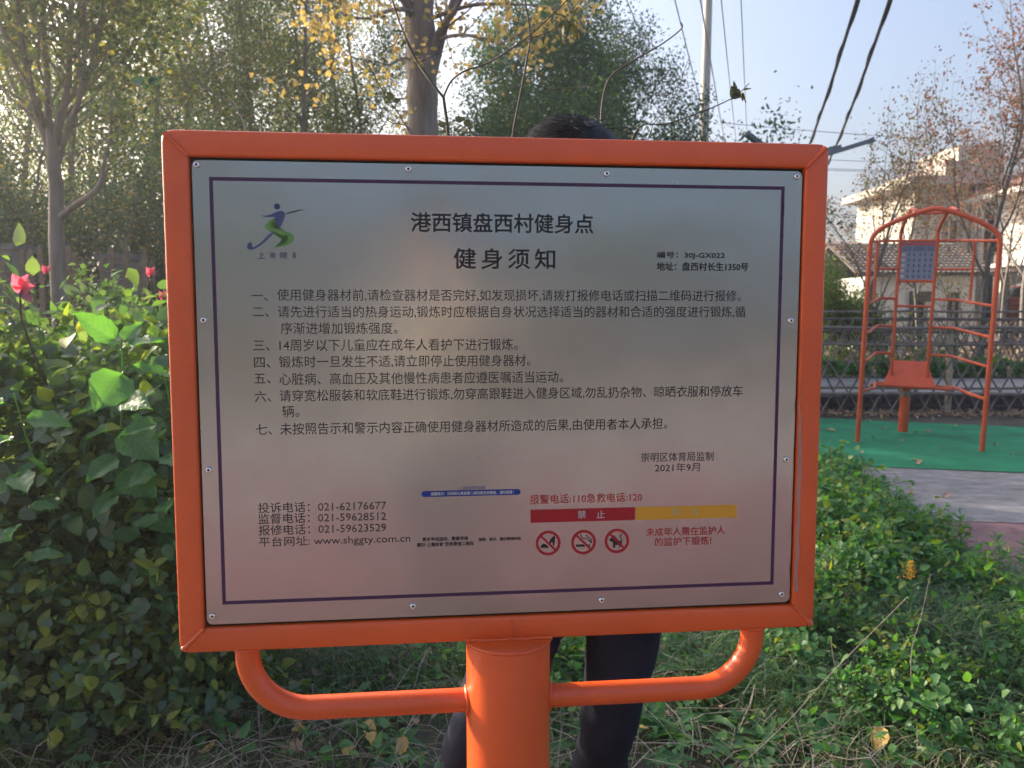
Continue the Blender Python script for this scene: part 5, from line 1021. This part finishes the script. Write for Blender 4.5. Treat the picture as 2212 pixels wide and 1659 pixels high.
def sapling():
    Y_ = 2.5; p = at(263, 900, Y_); rt = empty('broadleaf_sapling', (p[0], Y_, 0), 0, label='young sapling with large pale veined leaves in front of the hedge', cat='plant')
    def loc(u, v, y=Y_): q = at(u, v, y); return np.array((q[0] - p[0], y - Y_, q[2]))
    st = [np.array((.03, .40, -.02)), np.array((.02, .36, .5)), loc(261, 1050, Y_ + .16), loc(260, 960, Y_ + .06), loc(263, 880), loc(264, 800), loc(262, 740)]; MB().tube(smooth(st, 4), np.linspace(.0055, .0025, 25), 8).build('stem', M['weed'], rt, True)
    r_ = np.random.default_rng(4)
    Ls = [((262, 745, 0), (165, 672, -.10), (0, -.9, .6), .9), ((258, 765, 0), (205, 690, .06), (.2, -.6, .9), .8), ((262, 748, 0), (303, 690, .05), (.2, -.5, .8), .9), ((264, 756, 0), (345, 722, -.04), (0, -.5, 1), .75), ((264, 795, 0), (392, 805, .02), (.1, -.3, 1), .55),
          ((272, 798, 0), (205, 878, -.14), (.4, -.9, .5), 1.15), ((262, 868, 0), (312, 868, -.12), (.2, -.9, .6), .9), ((258, 870, 0), (168, 880, -.08), (-.2, -.4, 1), .6), ((262, 920, 0), (335, 985, -.1), (0, -.8, .6), 1.0), ((260, 930, 0), (170, 935, .05), (0, -.5, 1), .8), ((262, 985, 0), (185, 1030, -.12), (0, -.8, .7), 1.0),
          ((262, 1010, 0), (330, 1065, -.1), (.1, -.8, .6), 1.0), ((262, 900, 0), (365, 930, .06), (0, -.4, 1), .8), ((260, 1060, 0), (200, 1110, -.1), (0, -.8, .6), .9)]
    for k, ((u0, v0, y0), (u1, v1, y1), up, wd) in enumerate(Ls):
        a = loc(u0, v0, Y_ + y0); e = loc(u1, v1, Y_ + y1); s_ = a + (e - a) * .18; MB().tube([a, (a + s_) / 2 + [0, 0, .003], s_], .0014, 5).build('leaf_stalk', M['weed'], rt); place_leaf(rt, bls[k % 3], s_, e, up, wide=wd)
sapling()
def small_sapling(u, v, Y_, label, seed, n=9, L_=.11, h_=None):
    p = at(u, v, Y_); rt = empty('broadleaf_sapling', (p[0], Y_, 0), 0, label=label, cat='plant'); r_ = np.random.default_rng(seed); H_ = p[2]; MB().tube(smooth([(0, .42, -.02), (.01, .36, H_ * .5), (0, .1, H_ * .8), (0, 0, H_)], 5), np.linspace(.005, .002, 16), 6).build('stem', M['weed'], rt)
    for k in range(n):
        z_ = H_ * (.55 + .45 * (k + .5) / n); a = k * 2.4 + r_.normal() * .3; dr_ = np.array([math.cos(a), math.sin(a) * .8 - .3, .15 * r_.normal()]); dr_ /= np.linalg.norm(dr_); b0 = np.array([0, 0, z_]) + dr_ * .03; MB().tube([(0, 0, z_ - .01), b0], .0013, 5).build('leaf_stalk', M['weed'], rt); place_leaf(rt, bls[k % 3], b0, b0 + dr_ * L_ * (.7 + .5 * r_.random()), (r_.normal() * .2, -.5, .9), wide=.9)
small_sapling(352, 790, 2.45, 'smaller sapling with sunlit leaves half hidden by the left frame bar', 5, 11, .10)
small_sapling(30, 850, 2.35, 'sapling with round green leaves at the left picture edge', 6, 10, .10)
small_sapling(118, 980, 2.6, 'low sapling with drooping leaves left of the large one', 7, 8, .10)
small_sapling(320, 1050, 2.55, 'low leafy sapling beside the middle of the left frame bar', 8, 8, .11)
# red shoots
rl = bigleaf(9, .34).mesh('leaf', M['redleaf'], True); pl = bigleaf(9, .3).mesh('leaf', M['purpleleaf'], True)
def red_shoot(u, v, Y_, label, sc=1.0, down=130, full=True):
    b0 = at(u, v, Y_); rt = empty('red_leaved_shoot', (b0[0], Y_, 0), 0, label=label, cat='plant')
    def loc(du, dv, dy=0): q = at(u + du * sc, v + dv * sc, Y_ + dy); return (q[0] - b0[0], dy, q[2])
    MB().tube(smooth([(.0, .40, -.02), (0.02, .38, .6), loc(20, down, .12), loc(-2, 32), loc(2, 5)], 4), np.linspace(.005, .0022, 17), 6).build('stem', M['twig'], rt)
    Ls = [((2, 6), (-20, -26), 1.25), ((4, 4), (10, -24), 1.3), ((0, 12), (-20, 0), 1.1), ((5, 8), (24, -2), 1.2), ((6, 10), (20, 34), 1.2)]
    for k, (a, e, wd) in enumerate(Ls if full else Ls[:3]): place_leaf(rt, rl if k != 4 else pl, loc(*a), loc(*e, -.02), (.1, -1, .3), wide=wd)
    place_leaf(rt, pl, loc(4, 4), loc(38, -12, .03), (0, -.5, 1), wide=.5)
red_shoot(46, 618, 2.5, 'shoot with bright red young leaves above the hedge at far left')
red_shoot(100, 585, 4.2, 'small pair of red leaves in front of the picket fence', .45, 150, False)
red_shoot(326, 590, 3.6, 'red leaved shoot beside the left frame bar of the board', .5, 120, False)
red_shoot(352, 640, 3.2, 'purple leaved shoot partly behind the left frame bar', .4, 120, False)
# ------------------------------------------------------------------ bare shrub whose twigs cross the sky above the board
def bare_shrub():
    Y_ = 1.9; p = at(1095, 700, Y_); rt = empty('bare_shrub', (p[0], Y_, 0), 0, label='shrub with thin dark bare twigs rising from behind the board', cat='shrub')
    def loc(u, v, y=Y_): q = at(u, v, y); return np.array((q[0] - p[0], y - Y_, q[2]))
    Ls = [([(990, 900), (975, 420), (968, 290), (962, 240), (958, 210)], .0042, .0035), ([(958, 210), (930, 175), (900, 130), (878, 85), (862, 45), (845, -10), (830, -60)], .0032, .0018), ([(958, 210), (975, 175), (1005, 153), (1050, 138), (1105, 105), (1140, 80), (1190, 35), (1235, -10)], .0026, .0014),
          ([(1040, 900), (1100, 380), (1108, 290), (1125, 200), (1138, 130), (1145, 70), (1130, -20)], .0032, .0018), ([(1200, 900), (1300, 400), (1298, 290), (1302, 215), (1320, 165), (1370, 130), (1430, 95), (1472, 62), (1470, 48)], .0028, .0013), ([(1150, 180), (1190, 193), (1240, 190), (1275, 186)], .0012, .0007), ([(1140, 85), (1200, 60), (1260, -10)], .0014, .0008),
          ([(870, 60), (840, 110), (815, 60), (820, 0)], .001, .0007), ([(905, 135), (950, 115), (1000, 95)], .001, .0006), ([(1105, 105), (1075, 95), (1040, 105)], .001, .0006), ([(1300, 900), (1330, 500), (1370, 290), (1440, 268), (1520, 240), (1585, 210), (1618, 180)], .0022, .001), ([(1340, 600), (1400, 300), (1450, 225), (1490, 120)], .0012, .0006), ([(960, 420), (870, 260), (835, 210), (790, 130), (750, 60)], .0016, .0008), ([(930, 420), (890, 285), (840, 262), (800, 215)], .0014, .0007)]
    b = MB()
    for P_, r0, r1 in Ls: S_ = smooth([loc(u, v, Y_ + .02 * math.sin(u)) for u, v in P_], 5); b.tube(S_, np.linspace(r0, r1, len(S_)), 7)
    for x_ in (990, 1040, 1200, 1300, 1340, 960, 930):
        y_ = 900 if x_ not in (1340, 960, 930) else (600 if x_ == 1340 else 420); b.tube(smooth([(0, 0, -.03), (loc(x_, y_)[0] * .5, 0, loc(x_, y_)[2] * .5), loc(x_, y_)], 4), np.linspace(.006, .003, 9), 6)
    b.build('branches', M['twig'], rt, True)
    r_ = np.random.default_rng(3); dkl = leafmat('dark_twig_leaves', [(.012, .02, .02), (.03, .045, .03), (.06, .06, .025), (.05, .03, .03)], .12); lm = bigleaf(5, .28).mesh('leaf', dkl, True); lm2 = bigleaf(6, .5).mesh('leaf', dkl, True)
    for (u, v, du, dv, w_) in ((1218, 50, -14, 62, 1.2), (1232, 52, 22, 42, 1.3), (1226, 45, 0, 40, 1.1), (1222, 40, -22, -16, 1), (1235, 30, 20, -18, 1), (1175, 80, -3, 20, 1), (1592, 212, -14, -34, 1.6), (1598, 205, -22, 8, 1.5), (1603, 200, 3, 24, 1.3), (1606, 196, 22, -10, .7), (1600, 205, 18, 18, .9), (1590, 205, -6, -42, .7), (895, 118, 22, -4, 1.5), (905, 140, 20, 10, 1.5), (880, 88, -20, 14, 1.3), (870, 70, -24, -8, 1.3), (950, 275, 16, -16, 1.6), (985, 262, 24, -12, 1.5), (990, 285, 26, -8, 1.6), (1005, 262, 14, 12, 1.4), (965, 285, -20, 2, 1.5), (848, 215, -16, -20, 1.6), (852, 222, 18, -14, 1.6), (880, 245, -14, -10, 1.4), (800, 215, -18, 2, 1.3), (835, 35, -18, 4, 1.2)):
        a = loc(u, v); e = loc(u + du * .8, v + dv * .8, Y_ + r_.normal() * .008); place_leaf(rt, lm if w_ < 1.4 else lm2, a, e, (r_.normal() * .4, -.8, .5), wide=.8 * min(w_, 1.2))
bare_shrub()
def stray_twig():
    Y_ = 2.3; p = at(520, 420, Y_); rt = empty('stray_sprig', (p[0], Y_, 0), 0, label='thin pale sprig with a pair of green leaves at its tip left above the board', cat='plant')
    def loc(u, v, y=Y_): q = at(u, v, y); return np.array((q[0] - p[0], y - Y_, q[2]))
    MB().tube(smooth([(0, .05, -.02), (0, 0, .8), loc(540, 420), loc(520, 248), loc(455, 200), loc(410, 160), loc(380, 120)], 4), np.linspace(.003, .001, 25), 5).build('stem', M['twig_grey'], rt, True)
    MB().tube(smooth([loc(400, 310), loc(352, 230), loc(325, 180)], 4), .0008, 5).build('side_stem', M['twig_grey'], rt)
    lm = dull
    for a, e in (((312, 178), (280, 170)), ((318, 178), (342, 166)), ((316, 180), (312, 196)), ((322, 172), (345, 182))): place_leaf(rt, lm, loc(*a), loc(*e), (0, -1, .4), wide=1.0)
stray_twig()
# ------------------------------------------------------------------ fallen leaves, one by one
def fallen(seed, m):
    r_ = np.random.default_rng(seed); b = bigleaf(seed, .34 + .1 * r_.random()); v = b.v[0]; v[:, 2] += .12 * np.sin(v[:, 1] * 5 + seed) + .25 * np.abs(v[:, 0]) * r_.random(); v[:, 1] -= .5; v[:, 2] -= v[:, 2].min(); return b.mesh('fallen_leaf', m, True)
fl = [fallen(k, M['deadleaf' if k % 2 else 'deadyel']) for k in range(6)]
def drop(u, v, size, z, label, group, k=None):
    q = gr(u, v); o = link('fallen_leaf', fl[R.integers(6) if k is None else k], None, (q[0], q[1], z), rot=(R.normal() * .25, R.normal() * .25, R.random() * 6), scale=size); tag(o, label, 'leaf', group)
for u, v, s_ in ((1978, 940, 1), (2006, 940, 1), (1880, 916, .8), (1866, 912, 1), (2117, 945, .6), (1977, 1002, 1), (1985, 1008, .9), (1886, 950, .9), (1796, 935, 1.1), (1912, 932, .7), (2150, 968, .7), (2032, 972, .7), (1845, 1010, 1.1), (1862, 985, .7), (1820, 960, 1), (1790, 1010, 1), (2062, 925, .8), (2186, 985, .6), (1950, 955, .6), (1835, 905, 1), (1900, 905, .9)):
    drop(u, v, .075 * s_, .018, 'dry curled leaf lying on the green rubber mat', 'dry leaves on the green mat')
drop(2040, 1078, .065, .008, 'single brown dry leaf lying on the worn concrete slab', None, 1); drop(1968, 1068, .05, .008, 'smallest dry leaf on the concrete slab', None, 2)
for u, v, s_ in [(int(R.integers(20, 1000)), int(R.integers(1400, 1650)), .5 + .6 * R.random()) for _ in range(38)] + [(int(R.integers(1250, 2190)), int(R.integers(1380, 1650)), .5 + .5 * R.random()) for _ in range(26)] + [(85, 1560, 1.2), (70, 1545, 1), (350, 1630, 1.4), (515, 1570, .9), (500, 1485, .9), (640, 1640, 1.5), (645, 1600, 1.2), (800, 1600, .9), (870, 1640, 1), (1540, 1560, 1.1), (860, 1420, 1.0), (1320, 1420, 1.3), (1300, 1470, 1.6), (1330, 1540, 1), (1900, 1630, 1.4), (1470, 1480, .8), (2060, 1390, 1), (1770, 1380, .9), (40, 1620, 1.2), (230, 1500, .9), (150, 1480, 1.1), (560, 1350, .8), (720, 1400, .8), (760, 1500, .9), (1880, 1470, .8), (1700, 1620, .8), (450, 1600, .8), (280, 1610, 1)]:
    drop(u, v, .06 * s_, .03, 'curled dry leaf lying among the grass blades', 'dry leaves in the grass')
# ------------------------------------------------------------------ people
def skin_mesh(name, verts, edges, root, m, sub=2, loc=(0, 0, 0)):
    me = bpy.data.meshes.new(name); me.from_pydata([v[0] for v in verts], edges, []); o = bpy.data.objects.new(name, me); COL.objects.link(o)
    md = o.modifiers.new('s', 'SKIN'); 
    for i, v in enumerate(verts):
        r_ = v[1]; me.skin_vertices[0].data[i].radius = (r_, r_) if not hasattr(r_, '__len__') else r_; me.skin_vertices[0].data[i].use_root = (i == root)
    md.branch_smoothing = .6; o.modifiers.new('u', 'SUBSURF').levels = sub
    dg = bpy.context.evaluated_depsgraph_get(); out = bpy.data.meshes.new_from_object(o.evaluated_get(dg)); bpy.data.objects.remove(o); out.materials.clear(); out.materials.append(m)
    for p_ in out.polygons: p_.use_smooth = True
    out.name = name; return out
M['skin'] = mat('skin', (.52, .31, .22), .55, var=.08, vscale=12); M['trousers'] = mat('dark_denim', (.018, .020, .032), .95, spec=.15, bump=1.0, bscale=9, var=.25, vscale=8); M['jacket'] = mat('dark_jacket', (.03, .034, .045), .85, bump=.6, bscale=9); M['trousers_grey'] = mat('grey_trousers', (.075, .08, .10), .9); M['jacket_pale'] = mat('pale_grey_jacket', (.30, .28, .26), .85, bump=.5, bscale=9); M['hair'] = mat('black_hair', (.010, .010, .012), .6, spec=.35, bump=.3, bscale=30, stretch=(1, 1, 1)); M['shoe'] = mat('black_shoe', (.02, .02, .02), .5); M['jeans_blue'] = M['trousers']
def body_mesh(kn, name, jk='jacket', tr='trousers'):
    J = {}; V = []; E = []
    def j(n, p, r_, par=None):
        J[n] = len(V); V.append((p, r_)); 
        if par is not None: E.append((J[par], J[n]))
    j('pel', kn['pelvis'], (.135, .105)); P = kn
    j('waist', P['waist'], (.125, .095), 'pel'); j('chest', P['chest'], (.15, .11), 'waist'); j('upper', P['upper'], (.12, .085), 'chest'); j('neck', P['neck'], .052, 'upper'); j('skull', P['skull'], .05, 'neck')
    for s_ in ('L', 'R'):
        j('sh' + s_, P['sh' + s_], .062, 'upper'); j('el' + s_, P['el' + s_], .045, 'sh' + s_); j('wr' + s_, P['wr' + s_], .030, 'el' + s_)
        j('hip' + s_, P['hip' + s_], .098, 'pel'); j('mt' + s_, tuple((Vector(P['hip' + s_]) + Vector(P['kn' + s_])) / 2), .083, 'hip' + s_); j('kn' + s_, P['kn' + s_], .062, 'mt' + s_); j('ca' + s_, tuple(Vector(P['kn' + s_]).lerp(Vector(P['an' + s_]), .35)), .060, 'kn' + s_); j('an' + s_, P['an' + s_], .045, 'ca' + s_)
        f_ = Vector(P['an' + s_]) + Vector(P['toe']) * .16; j('to' + s_, (f_.x, f_.y, .045), .034, 'an' + s_)
    me = skin_mesh(name, V, E, 0, M[jk])
    me.materials.append(M[tr]); me.materials.append(M['skin']); me.materials.append(M['shoe'])
    zc = P['pelvis'][2] + .02; nk = Vector(P['neck']); wL, wR = Vector(P['wrL']), Vector(P['wrR'])
    for v_ in me.vertices:                 # cloth creases
        c_ = v_.co
        if .1 < c_.z < P['upper'][2] and (c_ - Vector(P['wrL'])).length > .1 and (c_ - Vector(P['wrR'])).length > .1:
            f_ = math.sin(c_.z * 95 + c_.x * 40 + 3 * math.sin(c_.x * 31 + c_.y * 23)) * (.5 + .5 * math.sin(c_.z * 17 + 1.2)) + .6 * math.sin(c_.z * 51 - c_.y * 60)
            v_.co = c_ + v_.normal * .0042 * f_
    me.update()
    for p_ in me.polygons:
        c = p_.center
        if c.z < .09: p_.material_index = 3
        elif c.z < zc and (c - wL).length > .12 and (c - wR).length > .12: p_.material_index = 1
        elif c.z > nk.z - .01: p_.material_index = 2
    return me
def head(parent, c, yaw_, tilt=0):
    """c centre of the head; the face looks along local -Y"""
    b = MB(); nu, nv = 26, 20; V = []
    for i in range(nv + 1):
        ph = math.pi * i / nv; z = math.cos(ph) * .118
        for k in range(nu):
            a = 2 * math.pi * k / nu; rx_, ry_ = .077 * math.sin(ph) ** .85, .096 * math.sin(ph) ** .85; x, y = rx_ * math.cos(a), ry_ * math.sin(a)
            if z < -.02: x *= 1 + (z + .02) * 3.2; y = y * (1 + (z + .02) * 2.0) - (.012 if y < 0 else .0) * min(1, (-.02 - z) * 20)
            fr = math.exp(-((a - 1.5 * math.pi) / .22) ** 2)
            y -= .020 * fr * math.exp(-((z + .018) / .020) ** 2) + .006 * fr * math.exp(-((z + .055) / .010) ** 2) + .008 * fr * math.exp(-((z + .095) / .016) ** 2)
            for s_ in (-1, 1): y += .008 * math.exp(-((x - s_ * .031) / .014) ** 2 - ((z - .008) / .012) ** 2) * (y < 0)
            V.append((x, y, z))
    q = [[i * nu + k, (i + 1) * nu + k, (i + 1) * nu + (k + 1) % nu, i * nu + (k + 1) % nu] for i in range(nv) for k in range(nu)]
    b.add(V, quads=q); R_ = (tilt, 0, yaw_); hd = b.build('head', M['skin'], parent, True, loc=c, rot=R_)
    for s_ in (-1, 1):
        e = MB().tube([(s_ * .074, .004, -.022), (s_ * .083, .012, 0), (s_ * .084, .014, .018), (s_ * .077, .004, .026)], [.006, .009, .010, .006], 8).build('ear', M['skin'], hd, True)
        MB().tube([(s_ * .031 - .011, -.083, .008), (s_ * .031, -.089, .010), (s_ * .031 + .011, -.083, .008)], [.002, .0055, .002], 8).build('eye', M['shoe'], hd, True)
        MB().tube([(s_ * .031 - .016, -.088, .026), (s_ * .031, -.093, .031), (s_ * .031 + .016, -.088, .027)], [.002, .003, .002], 6).build('eyebrow', M['hair'], hd, True)
    MB().tube([(-.024, -.083, -.055), (0, -.094, -.054), (.024, -.083, -.055)], [.002, .0055, .002], 8).build('mouth', mat('lips', (.4, .15, .13), .5), hd, True)
    # hair: a thick shell of combed locks
    b = MB(); r_ = np.random.default_rng(8); V = []; nu, nv = 40, 14
    for i in range(nv + 1):
        ph = (math.pi * .62) * i / nv
        for k in range(nu):
            a = 2 * math.pi * k / nu; back = (math.sin(a) + 1) / 2; ph2 = ph * (.70 + .42 * back); z = math.cos(ph2) * .132 + .004; w = 1 + .035 * math.sin(k * 2.1 + i * .35) * math.sin(ph2) + .02 * r_.normal() * (i > nv - 3)
            V.append((.088 * math.sin(ph2) ** .8 * math.cos(a) * w, .108 * math.sin(ph2) ** .8 * math.sin(a) * w + .004, z))
    q = [[i * nu + k, (i + 1) * nu + k, (i + 1) * nu + (k + 1) % nu, i * nu + (k + 1) % nu] for i in range(nv) for k in range(nu)]; b.add(V, quads=q)
    for k in range(2600):
        a = r_.random() * 6.283; ph = .1 + 1.25 * r_.random(); p0 = np.array([.087 * math.sin(ph) ** .8 * math.cos(a), .107 * math.sin(ph) ** .8 * math.sin(a) + .004, math.cos(ph) * .134]); dr_ = np.array([-.7, .3, 0]) + r_.normal(size=3) * .12; nrm = unit(p0); dr_ -= nrm * (dr_ @ nrm); dr_ = unit(dr_)
        b.tube([p0 - nrm * .002, p0 + dr_ * .03 + nrm * .0035, p0 + dr_ * .06 + nrm * (.0005 + .003 * r_.random())], [.0009, .0010, .0002], 3, cap=False)
    for k in range(160):                   # loose wisps
        a = r_.random() * 6.283; ph = .2 + 1.3 * r_.random(); p0 = np.array([.087 * math.sin(ph) ** .8 * math.cos(a), .107 * math.sin(ph) ** .8 * math.sin(a) + .004, math.cos(ph) * .134]); nrm = unit(p0); dr_ = unit(r_.normal(size=3) * .5 + np.array([-.5, .3, 0])); dr_ = unit(dr_ - nrm * (dr_ @ nrm))
        b.tube([p0, p0 + dr_ * .02 + nrm * .006, p0 + dr_ * .045 + nrm * (.006 + .008 * r_.random())], [.0007, .0006, .0002], 3, cap=False)
    b.build('hair', M['hair'], hd, True); return hd
def hand(parent, wr, el, palm_n, side):
    """five curled fingers rooted in a palm, continuing the forearm"""
    w = Vector(wr); d = (w - Vector(el)).normalized(); n = Vector(palm_n); n = (n - d * n.dot(d)).normalized(); s_ = d.cross(n) * side
    V = [(tuple(w - d * .01), (.028, .022)), (tuple(w + d * .035), (.036, .016)), (tuple(w + d * .075), (.038, .014))]; E = [(0, 1), (1, 2)]
    me = skin_mesh('hand', V, E, 0, M['skin'], 2); hd = link('hand', me, parent)
    for k, (off, L_) in enumerate(((-.027, .070), (-.009, .078), (.009, .073), (.026, .058))):
        b0 = w + d * .072 + s_ * off; p1 = b0 + (d * .9 + n * .25).normalized() * L_ * .42; p2 = p1 + (d * .5 + n * .8).normalized() * L_ * .32; p3 = p2 + (d * .0 + n).normalized() * L_ * .26
        link('finger', skin_mesh('finger', [(tuple(b0 - d * .02), .009), (tuple(b0), .0088), (tuple(p1), .0080), (tuple(p2), .0072), (tuple(p3), .0060)], [(0, 1), (1, 2), (2, 3), (3, 4)], 0, M['skin'], 1), hd)
    b0 = w + d * .028 - s_ * .030; p1 = b0 + (d * .6 - s_ * .7 + n * .3).normalized() * .032; p2 = p1 + (d * .8 - s_ * .1 + n * .5).normalized() * .028
    link('thumb', skin_mesh('thumb', [(tuple(b0 + s_ * .015), .012), (tuple(b0), .0115), (tuple(p1), .0095), (tuple(p2), .007)], [(0, 1), (1, 2), (2, 3)], 0, M['skin'], 1), hd)
def person(name, loc, rz, kn, hy, label, tilt=0.0):
    rt = empty(name, loc, rz, label=label, cat='person'); link('body', body_mesh(kn, 'body', kn.get('jk', 'jacket'), kn.get('tr', 'trousers')), rt)
    head(rt, kn['head'], hy, tilt)
    for s_, sg in (('L', -1), ('R', 1)): hand(rt, kn['wr' + s_], kn['el' + s_], kn.get('palm', (0, -1, 0)), sg)
    return rt
# the one behind the board, stepping forward; built where they stand, y = distance
k1 = dict(pelvis=(.18, .16, .90), waist=(.165, .10, 1.06), chest=(.145, .03, 1.24), upper=(.13, -.01, 1.38), neck=(.118, -.03, 1.47), skull=(.115, -.045, 1.53), head=(.120, -.055, 1.585),
          shL=(-.05, .0, 1.37), elL=(-.10, .06, 1.12), wrL=(.02, -.10, 1.03), shR=(.32, .0, 1.37), elR=(.37, .08, 1.12), wrR=(.24, -.10, 1.03),
          hipL=(.09, .14, .84), knL=(-.085, .05, .50), anL=(-.135, .22, .09), hipR=(.265, .17, .84), knR=(.20, .10, .49), anR=(.15, .30, .09), toe=(0, -1, 0))
person('person', (0, 1.57, 0), 0, k1, 0.0, 'person in dark clothes with black hair standing behind the board', .25)
k2 = dict(tr='trousers_grey', pelvis=(0, 0, .92), waist=(0, 0, 1.07), chest=(0, .0, 1.24), upper=(0, 0, 1.38), neck=(0, 0, 1.47), skull=(0, .01, 1.55), head=(0, .02, 1.61),
          shL=(-.17, 0, 1.38), elL=(-.24, .10, 1.15), wrL=(-.08, .29, 1.30), shR=(.17, 0, 1.38), elR=(.24, .10, 1.15), wrR=(.10, .29, 1.30),
          hipL=(-.09, 0, .86), knL=(-.10, .02, .48), anL=(-.11, -.02, .09), hipR=(.09, 0, .86), knR=(.10, .02, .48), anR=(.11, -.02, .09), toe=(0, 1, 0), palm=(0, 1, 0), jk='jacket_pale')
person('person', (.14, -.62, 0), 0, k2, math.pi, 'person in a pale jacket facing the board, mirrored faintly in its steel')
# ------------------------------------------------------------------ what the steel mirrors, behind the camera
rg2 = np.random.default_rng(55)
for k, (x_, y_, s_) in enumerate(((-9, -16, .9), (-5.5, -19, 1), (-2, -17, .8), (3.5, -21, .9), (7, -17, .85), (11, -20, 1), (-13, -14, .9))):
    clone((s1, s2)[k % 2], (x_, y_, 0), rg2.random() * 6, (s_ * 1.2, s_ * 1.2, s_ * .75), 'leafy tree across the lawn facing the steel board', 'trees facing the board')
# ------------------------------------------------------------------ thin haze, added mostly to stand in for lens flare
hm = bpy.data.materials.new('haze'); hm.use_nodes = True; t = hm.node_tree; t.nodes.remove(t.nodes['Principled BSDF'])
pv = t.nodes.new('ShaderNodeVolumePrincipled'); pv.inputs['Color'].default_value = (.92, .95, 1, 1); pv.inputs['Density'].default_value = .0032; pv.inputs['Anisotropy'].default_value = .62
t.links.new(pv.outputs[0], t.nodes['Material Output'].inputs['Volume'])
MB().box((0, 0, 8.0), (860, 860, 18.6)).build('haze', hm, kind='stuff')
